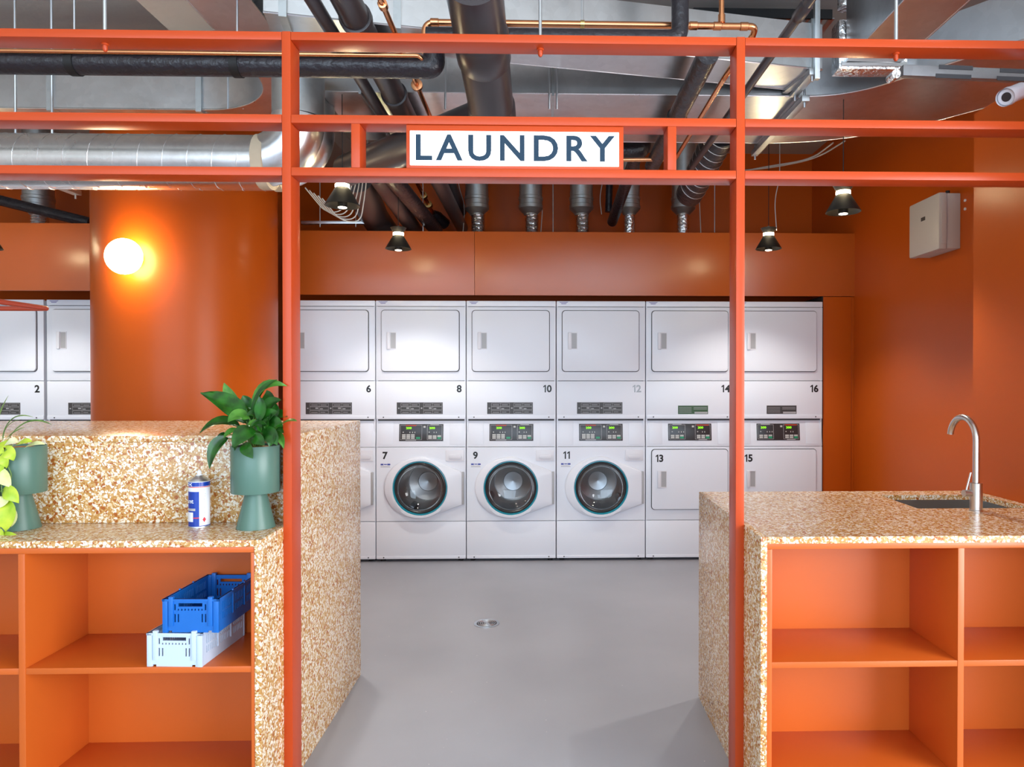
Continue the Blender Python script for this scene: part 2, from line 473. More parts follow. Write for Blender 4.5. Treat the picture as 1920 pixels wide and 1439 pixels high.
struct('wall_lobby_right', MB().box(3.2, 3.3, -7.2, -3.0, 0, LOB).box(3.2, 3.3, 1.2, 1.9, 0, LOB).box(3.2, 3.3, -3.0, 1.2, 0, 0.2).box(3.2, 3.3, -3.0, 1.2, 2.75, LOB), 'beige')  # unseen wall, set close in to hold the added side window
struct('wall_lobby_end', MB().box(2.55, 3.2, 1.75, 1.9, 0, CEIL), 'beige')
# street side, behind the camera: sill, header, piers and two large windows
WT = 4.9
wf = MB().box(-6, 3.2, -7.2, -7.0, 0, 0.15).box(-6, 3.2, -7.2, -7.0, WT, LOB)
for x0, x1 in ((-6, -5.2), (-1.55, -1.15), (2.8, 3.2)):
    wf.box(x0, x1, -7.2, -7.0, 0.15, WT)
struct('wall_front', wf, 'beige')
MAT['windowglass'] = glass_material('window_glass', (0.95, 0.97, 0.97, 1), 0.2)
for i, (x0, x1) in enumerate(((-5.2, -1.55), (-1.15, 2.8))):
    w = struct('window_%d' % (i + 1), MB().box(x0, x1, -7.12, -7.06, 0.15, 0.21).box(x0, x1, -7.12, -7.06, WT - 0.06, WT)
               .box(x0, x0 + 0.06, -7.12, -7.06, 0.21, WT - 0.06).box(x1 - 0.06, x1, -7.12, -7.06, 0.21, WT - 0.06)
               .box((x0 + x1) / 2 - 0.03, (x0 + x1) / 2 + 0.03, -7.12, -7.06, 0.21, WT - 0.06), 'black')
    for a, b in ((x0 + 0.06, (x0 + x1) / 2 - 0.03), ((x0 + x1) / 2 + 0.03, x1 - 0.06)):
        part('pane', MB().box(a, b, -7.095, -7.085, 0.21, WT - 0.06), 'windowglass', w)

w = struct('window_3', MB().box(3.22, 3.28, -3.0, 1.2, 0.2, 0.26).box(3.22, 3.28, -3.0, 1.2, 2.69, 2.75).box(3.22, 3.28, -3.0, -2.94, 0.26, 2.69)
           .box(3.22, 3.28, 1.14, 1.2, 0.26, 2.69).box(3.22, 3.28, -0.93, -0.87, 0.26, 2.69), 'black')  # side window added to carry the key lamp
for a, b in ((-2.94, -0.93), (-0.87, 1.14)):
    part('pane', MB().box(3.245, 3.255, a, b, 0.26, 2.69), 'windowglass', w)

# concrete downstand beam under the slab
b0, b1 = P(300, 25, 3.7).x, P(432, 25, 3.7).x
struct('trim_1', MB().box(b0, b1, 2.21, 6.2, CEIL - 0.16, CEIL), 'concrete', 0.01)

# fascia over the machines: orange boards with open joints, a dark slot below
fz0, fz1 = P(950, 554, YM + 0.03).z, P(950, 433, YM).z
fx0, fx1 = P(528, 500, YM).x, P(1611, 500, YM).x
fj = [fx0, P(889, 500, YM).x, P(1372, 500, YM).x, fx1]
fascia = struct('trim_2', MB().box(fx0, fx1, YM + 0.05, YM + 0.07, fz0 + 0.005, fz1 - 0.005), 'wall')
for a, b in zip(fj, fj[1:]):
    part('panel', MB().box(a + 0.0012, b - 0.0012, YM + 0.03, YM + 0.05, fz0, fz1), 'fascia', fascia, 0.0015)
lz0, lz1 = P(85, 545, 5.12).z, P(85, 418.5, 5.12).z
fasl = struct('trim_3', MB().box(-5.9, -2.45, 5.14, 5.16, lz0 + 0.005, lz1 - 0.005), 'wall')
part('panel', MB().box(-5.9, -2.45, 5.12, 5.14, lz0, lz1), 'fascia', fasl, 0.0015)
# closing boards right of the machines
cx0, cx1, cx2 = P(1546, 700, YM).x, P(1600, 700, YM).x, 2.40
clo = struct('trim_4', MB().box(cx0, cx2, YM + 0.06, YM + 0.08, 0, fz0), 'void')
part('panel', MB().box(cx0, cx1 - 0.004, YM + 0.03, YM + 0.05, 0, fz0 - 0.004), 'wall', clo, 0.0015)
part('panel', MB().box(cx1, cx2, YM + 0.04, YM + 0.06, 0, fz0 - 0.002), 'wall', clo, 0.0015)
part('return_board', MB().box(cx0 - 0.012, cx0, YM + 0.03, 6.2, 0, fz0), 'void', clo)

# round column
CCX, CCY, CCR = -2.404, 4.75, 0.555
col = solo('column', 'big round orange column beside the glowing globe lamp', 'column',
           MB().lathe([(CCR, 0), (CCR, CEIL)], (CCX, CCY, 0), 96), 'wall')

# ================================================================== orange steel frame with the sign
def frame_scene():
    t = thing('portal_frame', 'orange steel frame of posts and three rails around the opening', 'frame', (0, YF, 0))
    xl0 = P(530, 712, YF).x; xl1 = xl0 + 0.029
    xr1 = P(1396, 712, YF).x; xr0 = xr1 - 0.029
    y0, y1 = YF, YF + 0.085
    rows = [(P(535, b, YF).z, P(535, a, YF).z) for a, b in ((58.9, 74.4), (214.2, 230), (313.2, 329))]
    top = rows[0][1]
    for a, b in ((xl0, xl1), (xr0, xr1)):
        part('post', MB().box(a, b, y0, y1, 0, top + 0.001), 'frame', t, 0.002)
    for z0, z1 in rows:
        for a, b in ((-3.1, xl0 - 0.0006), (xl1 + 0.0006, xr0 - 0.0006), (xr1 + 0.0006, 1.888)):
            part('rail', MB().box(a, b, y0 + 0.001, y1 - 0.001, z0, z1), 'frame', t, 0.002)
    for a, b in ((658, 674.5), (1252, 1268.5)):
        part('upright', MB().box(P(a, 270, YF).x, P(b, 270, YF).x, y0 + 0.0015, y1 - 0.002, rows[2][1], rows[1][0]), 'frame', t, 0.002)
    for px in (197, 1013, 1680):
        x = P(px, 60, YF + 0.045).x
        rd = part('hanger_rod', MB().tube([(x, YF + 0.045, top), (x, YF + 0.045, CEIL)], 0.0058, 10), 'steel', t)
        part('cap_nut', MB().lathe([(0.012, -0.006), (0.012, 0), (0.008, 0.0), (0.008, -0.02), (0.004, -0.026)][::-1],
                                   (x, YF + 0.045, rows[0][0]), 12), 'frame', rd)
    # lit sign box between the lower two rails
    sx0, sx1 = P(761, 280, YF).x, P(1169.5, 280, YF).x
    z0, z1 = rows[2][1] + 0.001, rows[1][0] - 0.001
    s = thing('laundry_sign', 'white lit box sign with dark letters reading LAUNDRY', 'sign', ((sx0 + sx1) / 2, YF, z0))
    fx0, fx1 = P(768.3, 280, YF).x, P(1160.7, 280, YF).x
    fz0, fz1 = P(960, 310.5, YF).z, P(960, 246, YF).z
    part('housing', MB().box(sx0, sx1, YF + 0.006, YF + 0.08, z0, z1), 'frame', s, 0.002)
    part('lit_face', MB().box(fx0, fx1, YF + 0.002, YF + 0.0075, fz0, fz1), 'signface', s, 0.002)
    lx0, lx1 = P(779.3, 280, YF).x, P(1153, 280, YF).x
    lz0, lz1 = P(960, 302.3, YF).z, P(960, 253, YF).z
    me = text_mesh('LAUNDRY', height=lz1 - lz0, width=lx1 - lx0, bold=0.02, mat='signletter', depth=0.002, track=1.28)
    bm = bmesh.new(); bm.from_mesh(me)
    # one mesh per letter
    bm.verts.ensure_lookup_table(); seen = set(); isl = []
    for v in bm.verts:
        if v.index in seen: continue
        st = [v]; seen.add(v.index); comp = []
        while st:
            q = st.pop(); comp.append(q)
            for e in q.link_edges:
                o = e.other_vert(q)
                if o.index not in seen: seen.add(o.index); st.append(o)
        isl.append(comp)
    for comp in isl:
        ids = {v.index: i for i, v in enumerate(comp)}
        fs = [[ids[v.index] for v in f.verts] for f in bm.faces if f.verts[0].index in ids]
        m2 = bpy.data.meshes.new('letter'); m2.from_pydata([tuple(v.co) for v in comp], [], fs); m2.materials.append(MAT['signletter'])
        put('letter', m2, s, Vector((lx0, YF + 0.0022, lz0)) - ORG[s])
    bm.free()
    return xl0, xr1
XL, XR = frame_scene()

# ================================================================== terrazzo counters and orange shelf units
HT = 0.90
DS, DB = 0.268, 1.14                     # depth of the low shelf top, of the whole island
def counters():
    t = thing('terrazzo_counter', 'speckled cream terrazzo island with raised bar top, left of the opening', 'counter', (-2.0, YC, 0))
    part('worktop', MB().box(-3.0, XL - 0.0205, YC, YC + DS, HT - 0.021, HT), 'terrazzo', t, 0.0012)
    part('riser_panel', MB().box(-3.0, XL - 0.0205, YC + DS, YC + DS + 0.02, HT, 1.176), 'terrazzo', t, 0.001)
    part('bar_top', MB().box(-3.0, XL - 0.0205, YC + DS - 0.002, YC + DB, 1.1765, 1.198), 'terrazzo', t, 0.0012)
    poly = [(0, 0.0), (DB, 0.0), (DB, 1.198), (DS, 1.198), (DS, HT), (0, HT)]
    part('end_panel', MB().prism(poly, XL - 0.02, XL, lambda a, b, q: (q, YC + a, b)), 'terrazzo', t, 0.0012)
    part('back_panel', MB().box(-3.0, XL - 0.0205, YC + DB - 0.02, YC + DB - 0.001, 0, 1.176), 'terrazzo', t)
    t = thing('terrazzo_counter', 'speckled cream terrazzo sink counter, right of the opening', 'counter', (1.2, YC, 0))
    D = 0.87
    sk0, sk1 = PZ(1723, 954, HT), PZ(1647, 929, HT)
    sx0 = (sk0.x + sk1.x) / 2; sx1 = sx0 + 0.43; sy0, sy1 = sk0.y, sk1.y
    w = 1.888 - (XR + 0.0205)
    part('worktop', MB().holes(w, D, 0.021, [(sx0 - XR - 0.0205, sx1 - XR - 0.0205, sy0 - YC, sy1 - YC)],
                               lambda u, v, q: (XR + 0.0205 + u, YC + v, HT - q)), 'terrazzo', t, 0, weld=True)
    part('end_panel', MB().box(XR, XR + 0.02, YC, YC + D, 0, HT), 'terrazzo', t, 0.0012)
    part('back_panel', MB().box(XR + 0.0205, 1.888, YC + D - 0.02, YC + D - 0.001, 0, HT - 0.0215), 'terrazzo', t)
    # sink bowl
    s = thing('sink', 'square steel sink bowl sunk into the right counter behind the tap', 'sink', ((sx0 + sx1) / 2, (sy0 + sy1) / 2, HT - 0.2))
    zt, zb, e = HT - 0.022, HT - 0.19, 0.004
    a, b, c, d = sx0 - e, sx1 + e, sy0 - e, sy1 + e
    bowl = MB()
    bowl.box(a, b, c, d, zb - 0.002, zb)
    for q in ((a, a + 0.002, c, d), (b - 0.002, b, c, d), (a, b, c, c + 0.002), (a, b, d - 0.002, d)):
        bowl.box(q[0], q[1], q[2], q[3], zb, zt)
    part('bowl', bowl, 'stainless', s)
    part('strainer', MB().lathe([(0.045, 0), (0.045, 0.003), (0.03, 0.004), (0.028, 0.001)], ((a + b) / 2, (c + d) / 2, zb), 24), 'steel', s)
    return sx0, sx1, sy0, sy1
SINK = counters()

def shelf_units():
    back = YC + 0.292; th = 0.0185
    def unit(label, x0, x1, edges, zs, zb, ztop):
        t = thing('shelf_unit', label, 'shelf unit', ((x0 + x1) / 2, YC, 0))
        f = YC + 0.002
        part('top_panel', MB().box(x0, x1, f, back, ztop - 0.017, ztop), 'shelf', t, 0.0008)
        part('back_panel', MB().box(x0, x1, back, back + 0.012, 0.0, ztop), 'shelf', t)
        part('plinth', MB().box(x0, x1, f + 0.03, f + 0.05, 0.0, zb - th), 'shelf', t)
        for i, (a, b) in enumerate(edges):
            part('side_panel' if a <= x0 + 1e-4 or b >= x1 - 1e-4 else 'divider',
                 MB().box(a, b, f, back, 0.0, ztop - 0.0175), 'shelf', t, 0.0008)
        es = sorted(edges)
        for (a, b), (c, d) in zip(es, es[1:]):
            part('shelf', MB().box(b + 0.0003, c - 0.0003, f + 0.0015, back, zs - th, zs), 'shelf', t, 0.0008)
            part('bottom_panel', MB().box(b + 0.0003, c - 0.0003, f + 0.0015, back, zb - th, zb), 'shelf', t, 0.0008)
    z = P(300, 1252.5, YC).z
    d0, d1 = P(33.5, 1150, YC).x, P(46, 1150, YC).x
    r0, r1 = P(470, 1150, YC).x, XL - 0.0207
    unit('orange open shelf unit holding two small crates, under the left counter', -2.98, r1, [(-2.98, -2.962), (d0 - 0.72, d0 - 0.70), (d0, d1), (r0, r1)], z, 0.134, HT - 0.0215)
    z = P(1600, 1242, YC).z
    l0, l1 = XR + 0.0207, P(1448, 1150, YC).x
    d0, d1 = P(1797, 1150, YC).x, P(1808.5, 1150, YC).x
    unit('orange open shelf unit with empty bays under the sink counter', l0, 1.886, [(l0, l1), (d0, d1), (1.868, 1.886)], z, 0.142, HT - 0.0215)
    return z
shelf_units()

# ================================================================== stacked laundry machines
MW = 0.686
def grid_loops(mb, loops):
    n = len(loops[0]); vs = [p for l in loops for p in l]; fs = []
    for i in range(len(loops) - 1):
        for k in range(n):
            k2 = (k + 1) % n
            fs.append((i*n+k, i*n+k2, (i+1)*n+k2, (i+1)*n+k))
    return mb.add(vs, fs)
def hull_radius(pts):
    def f(a):
        dx, dz = math.cos(a), math.sin(a); best = 0
        n = len(pts)
        for i in range(n):
            (x1, z1), (x2, z2) = pts[i], pts[(i + 1) % n]
            ex, ez = x2 - x1, z2 - z1; den = dx * ez - dz * ex
            if abs(den) < 1e-9: continue
            t = (x1 * ez - z1 * ex) / den; u = (x1 * dz - z1 * dx) / den
            if t > 0 and -1e-6 <= u <= 1 + 1e-6: best = max(best, t)
        return best
    return f
def rrect(u0, u1, z0, z1, r, seg=5):
    out = []
    for cx, cz, a0 in ((u1 - r, z1 - r, 0), (u0 + r, z1 - r, 90), (u0 + r, z0 + r, 180), (u1 - r, z0 + r, 270)):
        for k in range(seg + 1):
            a = math.radians(a0 + 90 * k / seg); out.append((cx + r * math.cos(a), cz + r * math.sin(a)))
    return out
WCU, WCZ = 0.342, 0.567
HINGE = 0.316
_el = [(0.276 * math.cos(a) if math.cos(a) < 0 else 0.236 * math.cos(a), 0.236 * math.sin(a)) for a in [2 * math.pi * k / 48 for k in range(48)]]
def _hull():
    pts = [p for p in _el if p[0] <= 0.06] + [(HINGE, 0.122), (HINGE, -0.13)]
    pts = sorted(set((round(a, 5), round(b, 5)) for a, b in pts))
    def half(ps):
        h = []
        for p in ps:
            while len(h) >= 2 and (h[-1][0]-h[-2][0])*(p[1]-h[-2][1]) - (h[-1][1]-h[-2][1])*(p[0]-h[-2][0]) <= 0: h.pop()
            h.append(p)
        return h
    lo = half(pts); up = half(pts[::-1])
    return lo[:-1] + up[:-1]
DOOR_R = hull_radius(_hull())
SLOPE = lambda z: 0.022 * (z - 0.877) / 0.207

def machine_meshes():
    K = {}
    A = 0.003; Bw = MW - 0.003
    K['cabinet'] = MB().box(A, Bw, 0.02, 0.70, 1.965, 1.985).box(A, A + 0.012, 0.012, 0.70, 0.022, 1.965).box(Bw - 0.012, Bw, 0.012, 0.70, 0.022, 1.965) \
        .box(A, Bw, 0.02, 0.70, 0.022, 0.04).box(A + 0.012, Bw - 0.012, 0.69, 0.70, 0.04, 1.965).mesh('cabinet', 'white')
    st = MB()
    for z in (0.308, 0.875, 1.087, 1.380, 1.946): st.box(A + 0.012, Bw - 0.012, 0.016, 0.03, z - 0.012, z + 0.012)
    K['joint_strip'] = st.mesh('joint_strip', 'gap')
    pl = lambda n, z0, z1: MB().box(A, Bw, 0.0, 0.016, z0, z1).mesh(n, 'white', 0.004)
    K['kick_panel'] = pl('kick_panel', 0.022, 0.3065); K['service_panel'] = pl('service_panel', 1.089, 1.3785)
    K['dryer_front'] = pl('dryer_front', 1.3815, 1.9445); K['top_cap'] = pl('top_cap', 1.9475, 1.99)
    K['dryer_low_front'] = pl('dryer_low_front', 0.3095, 0.8735)
    K['drip_edge'] = MB().box(A + 0.002, Bw - 0.002, -0.004, 0.002, 1.089, 1.118).mesh('drip_edge', 'white', 0.002)
    K['toe_edge'] = MB().box(A + 0.002, Bw - 0.002, -0.003, 0.002, 0.022, 0.044).mesh('toe_edge', 'white', 0.002)
    K['screws'] = MB().lathe([(0.005, -0.007), (0.005, 0.0)], (0.06, 0.0, 1.103), 8, 'Y').lathe([(0.005, -0.007), (0.005, 0.0)], (0.63, 0.0, 1.103), 8, 'Y') \
        .lathe([(0.005, -0.006), (0.005, 0.0)], (0.06, 0.0, 0.034), 8, 'Y').lathe([(0.005, -0.006), (0.005, 0.0)], (0.63, 0.0, 0.034), 8, 'Y').mesh('screws', 'gap')
    K['foot'] = MB().lathe([(0.02, 0), (0.02, 0.008), (0.008, 0.01), (0.008, 0.024)], (0, 0, 0), 12).mesh('foot', 'rubber')
    # dryer door
    def door(z0, z1, key):
        K[key + '_gap'] = MB().prism(rrect(0.043, 0.638, z0, z1, 0.027), -0.002, 0.004).mesh('door_seal', 'gap')
        K[key] = MB().prism(rrect(0.048, 0.633, z0 + 0.005, z1 - 0.005, 0.024), -0.016, 0.0).mesh('dryer_door', 'white', 0.005)
        h0 = z0 + 0.172
        K[key + '_handle'] = MB().box(0.090, 0.116, -0.030, -0.016, h0, h0 + 0.13).mesh('door_handle', 'plastic', 0.006)
        K[key + '_pocket'] = MB().holes(0.046, 0.13, 0.004, [(0.004, 0.042, 0.006, 0.124)], lambda u, z, d: (0.115 + u, -0.020 + d, h0 + z)).mesh('handle_pocket', 'plastic', weld=True)
        K[key + '_inner'] = MB().box(0.118, 0.157, -0.0166, -0.0158, h0 + 0.005, h0 + 0.125).mesh('handle_recess', 'printgrey')
    door(1.448, 1.92, 'dryer_door'); door(0.389, 0.857, 'dryer_low_door')
    # washer front with a round opening
    u0, u1, z0, z1 = A, Bw, 0.3095, 0.8735
    rect = [(u0 - WCU, z0 - WCZ), (u1 - WCU, z0 - WCZ), (u1 - WCU, z1 - WCZ), (u0 - WCU, z1 - WCZ)]
    rf = hull_radius(rect)
    ang = sorted([2 * math.pi * k / 64 for k in range(64)] + [math.atan2(z, u) % (2 * math.pi) for u, z in rect])
    pt = lambda a, r, y: Vector((WCU + r * math.cos(a), y, WCZ + r * math.sin(a)))
    ro = [rf(a) for a in ang]
    K['washer_front'] = grid_loops(MB(), [[pt(a, 0.212, 0.016) for a in ang], [pt(a, 0.212, 0.0) for a in ang],
                                          [pt(a, r - 0.003, 0.0) for a, r in zip(ang, ro)], [pt(a, r, 0.003) for a, r in zip(ang, ro)], [pt(a, r, 0.016) for a, r in zip(ang, ro)]]).mesh('washer_front', 'white')
    an = [2 * math.pi * k / 96 for k in range(96)]
    rd = [DOOR_R(a) for a in an]
    K['washer_door'] = grid_loops(MB(), [[pt(a, r, 0.0) for a, r in zip(an, rd)], [pt(a, r, -0.020) for a, r in zip(an, rd)], [pt(a, r - 0.006, -0.027) for a, r in zip(an, rd)],
                                         [pt(a, r - 0.012, -0.029) for a, r in zip(an, rd)],
                                         [pt(a, max(0.224, min(r - 0.013, 0.228)), -0.046) for a, r in zip(an, rd)],
                                         [pt(a, 0.209, -0.048) for a in an], [pt(a, 0.204, -0.040) for a in an], [pt(a, 0.204, 0.01) for a in an]]).mesh('washer_door', 'white', sharp=50)
    K['seal_ring'] = grid_loops(MB(), [[pt(a, r, y) for a in an] for r, y in [(0.2045, -0.044), (0.2045, -0.02), (0.194, -0.02), (0.194, -0.034), (0.199, -0.045), (0.2045, -0.044)]]).mesh('seal_ring', 'teal')
    m = MB(); c = (WCU, 0, WCZ)
    prof = [(0.197, -0.030), (0.184, -0.036), (0.176, -0.03), (0.174, 0.0), (0.178, 0.01)]
    loops = [[pt(a, r, y) for a in an] for r, y in prof]
    K['glass_rim'] = grid_loops(MB(), loops).mesh('glass_rim', 'panel')
    prof = [(0.180, -0.024), (0.172, -0.010), (0.150, 0.012), (0.11, 0.030), (0.06, 0.040), (0.02, 0.043), (0.0005, 0.0432)]
    K['door_glass'] = grid_loops(MB(), [[pt(a, r, y) for a in an] for r, y in prof]).mesh('door_glass', 'doorglass', sharp=80)
    prof = [(0.235, 0.05), (0.255, 0.06), (0.240, 0.20), (0.20, 0.27), (0.15, 0.305), (0.145, 0.30), (0.08, 0.325), (0.075, 0.32), (0.001, 0.332)]
    K['drum'] = grid_loops(MB(), [[pt(a, r, y) for a in an] for r, y in prof]).mesh('drum', 'drum', sharp=50)
    bf = MB()
    bf.prism([(-0.05, -0.262), (0.05, -0.262), (0.022, -0.175), (-0.022, -0.175)], 0.08, 0.28)
    K['baffle'] = bf.mesh('baffle', 'drumdark', 0.012)
    K['hinge'] = MB().box(WCU + HINGE - 0.004, WCU + HINGE + 0.012, -0.026, 0.0, WCZ - 0.128, WCZ + 0.12).mesh('hinge', 'printgrey', 0.003)
    K['dispenser'] = MB().prism(rrect(0.530, 0.668, 0.768, 0.852, 0.008), -0.006, 0.0).mesh('dispenser_drawer', 'plastic', 0.002)
    K['dispenser_grip'] = MB().prism(rrect(0.552, 0.652, 0.785, 0.818, 0.014), -0.013, -0.005).mesh('drawer_grip', 'plastic', 0.004)
    # sloping control panel
    s = MB(); z0, z1 = 0.8765, 1.085
    s.add([(A, 0, z0), (Bw, 0, z0), (Bw, 0.02, z0), (A, 0.02, z0), (A, SLOPE(z1), z1), (Bw, SLOPE(z1), z1), (Bw, 0.04, z1), (A, 0.04, z1)],
          [(0,3,2,1),(4,5,6,7),(0,1,5,4),(1,2,6,5),(2,3,7,6),(3,0,4,7)])
    K['control_panel'] = s.mesh('control_panel', 'white', 0.003)
    def slab(mb, u0, u1, z0, z1, t, b=0.0):
        mb.add([(u, SLOPE(z) - q, z) for q in (b, t) for u, z in ((u0, z0), (u1, z0), (u1, z1), (u0, z1))],
               [(3,2,1,0),(4,5,6,7),(0,1,5,4),(1,2,6,5),(2,3,7,6),(3,0,4,7)])
        return mb
    K['blank_plate_l'] = slab(MB(), 0.026, 0.130, 0.893, 1.070, 0.0022).mesh('blank_plate', 'white', 0.0008)
    K['blank_plate_r'] = slab(MB(), 0.560, 0.660, 0.893, 1.070, 0.0022).mesh('blank_plate', 'white', 0.0008)
    K['key_panel'] = slab(MB(), 0.176, 0.511, 0.921, 1.050, 0.003).mesh('key_panel', 'panel', 0.0008)
    def keys(name, boxes, mat, t=0.0042):
        mb = MB()
        for b in boxes: slab(mb, b[0], b[1], b[2], b[3], t, 0.0028)
        K[name] = mb.mesh(name, mat)
    def rim(u0, u1, z0=0.931, z1=1.042, w=0.0022):
        return [(u0, u1, z0, z0 + w), (u0, u1, z1 - w, z1), (u0, u0 + w, z0, z1), (u1 - w, u1, z0, z1)]
    # washer over dryer: wide pad left, narrow pad right
    keys('pad_outline_wash', rim(0.184, 0.349) + rim(0.388, 0.502) + [(0.225, 0.305, 0.926, 0.931), (0.412, 0.478, 1.042, 1.047)], 'printgrey', 0.0034)
    keys('pad_outline_dry', rim(0.184, 0.308) + rim(0.384, 0.502) + [(0.21, 0.28, 1.042, 1.047), (0.41, 0.476, 0.926, 0.931)], 'printgrey', 0.0034)
    bt = [(0.198 + 0.034 * i, 0.226 + 0.034 * i, 0.938 + 0.0125 * j, 0.948 + 0.0125 * j) for i in range(3) for j in range(3)]
    bt2 = [(0.397 + 0.0345 * i, 0.425 + 0.0345 * i, 0.938 + 0.0145 * j, 0.950 + 0.0145 * j) for i in range(3) for j in range(2)]
    bt3 = [(0.196 + 0.0355 * i, 0.224 + 0.0355 * i, 0.938 + 0.0145 * j, 0.950 + 0.0145 * j) for i in range(3) for j in range(2)]
    dots = [(0.203, 0.211, 0.985, 0.992), (0.255, 0.260, 0.982, 0.992), (0.275, 0.280, 0.982, 0.992), (0.293, 0.298, 0.982, 0.992), (0.40, 0.408, 0.985, 0.992), (0.438, 0.443, 0.982, 0.992), (0.456, 0.461, 0.982, 0.992), (0.360, 0.376, 1.022, 1.036)]
    keys('keys_wash', bt + bt2[:4] + [bt2[5]] + dots, 'button'); keys('keys_dry', bt3[:4] + [bt3[5]] + bt2[:4] + [bt2[5]] + dots, 'button')
    keys('start_key_wash', [(0.305, 0.336, 0.938, 0.952), (0.467, 0.494, 0.937, 0.951)], 'green_button', 0.005); keys('start_key_dry', [(0.266, 0.296, 0.937, 0.951), (0.467, 0.494, 0.937, 0.951)], 'green_button', 0.005)
    keys('red_strip_wash', [(0.225, 0.305, 1.036, 1.043)], 'redbar', 0.0046); keys('red_strip_dry', [(0.395, 0.49, 1.036, 1.043)], 'redbar', 0.0046)
    # instruction labels: dark plates with small pale print
    def label(key, u0, u1, z0, z1, mat, rows):
        K[key] = MB().box(u0, u1, -0.0012, 0.0, z0, z1).mesh('instruction_label', mat)
        mb = MB()
        for a, b, c, d in rows:
            mb.box(u0 + a * (u1 - u0), u0 + b * (u1 - u0), -0.0019, -0.001, z0 + c * (z1 - z0), z0 + d * (z1 - z0))
        K[key + '_print'] = mb.mesh('fine_print', 'printgrey')
    rows = []
    for ox in (0.09, 0.58):
        for c in (0.04, 0.36, 0.66):
            rows += [(ox, ox + 0.40, c, c + 0.018), (ox, ox + 0.40, c + 0.26, c + 0.278), (ox, ox + 0.004, c, c + 0.27), (ox + 0.4, ox + 0.404, c, c + 0.27), (ox + 0.2, ox + 0.204, c, c + 0.27)]
        rows += [(ox + 0.12, ox + 0.18, 0.46, 0.56), (ox + 0.22, ox + 0.28, 0.42, 0.49), (ox + 0.03, ox + 0.17, 0.77, 0.81), (ox + 0.23, ox + 0.36, 0.77, 0.81), (ox + 0.03, ox + 0.17, 0.13, 0.16), (ox + 0.23, ox + 0.33, 0.15, 0.18)]
    rows += [(0.525, 0.555, 0.45, 0.56), (0.03, 0.06, 0.45, 0.55)]
    label('label_wide', 0.160, 0.508, 1.127, 1.216, 'label', rows)
    rows = [(0.03, 0.45, c, c + 0.04) for c in (0.2, 0.38, 0.56, 0.74)] + [(0.52, 0.96, c, c + 0.05) for c in (0.56, 0.74)] + [(0.55, 0.98, 0.06, 0.26)]
    label('label_small', 0.250, 0.482, 1.125, 1.190, 'label', rows); label('label_green', 0.250, 0.482, 1.125, 1.190, 'labelgreen', rows)
    mb = MB()
    mb.prism([(0.022, 1.984), (0.094, 1.984), (0.085, 1.977), (0.031, 1.977)], -0.0008, 0.0); mb.prism([(0.034, 1.974), (0.082, 1.974), (0.074, 1.966), (0.042, 1.966)], -0.0008, 0.0)
    K['badge'] = mb.mesh('badge', 'printlilac')
    mb = MB().box(0.037, 0.058, -0.0008, 0, 0.738, 0.749).box(0.088, 0.110, -0.0008, 0, 0.738, 0.749).box(0.062, 0.085, -0.0008, 0, 0.741, 0.747)
    K['sticker'] = mb.mesh('sticker', 'printblue')
    K['sticker_line'] = MB().box(0.037, 0.110, -0.0006, 0, 0.722, 0.725).box(0.037, 0.105, -0.0006, 0, 0.729, 0.732).mesh('sticker_line', 'printgrey')
    return K
KM = machine_meshes()

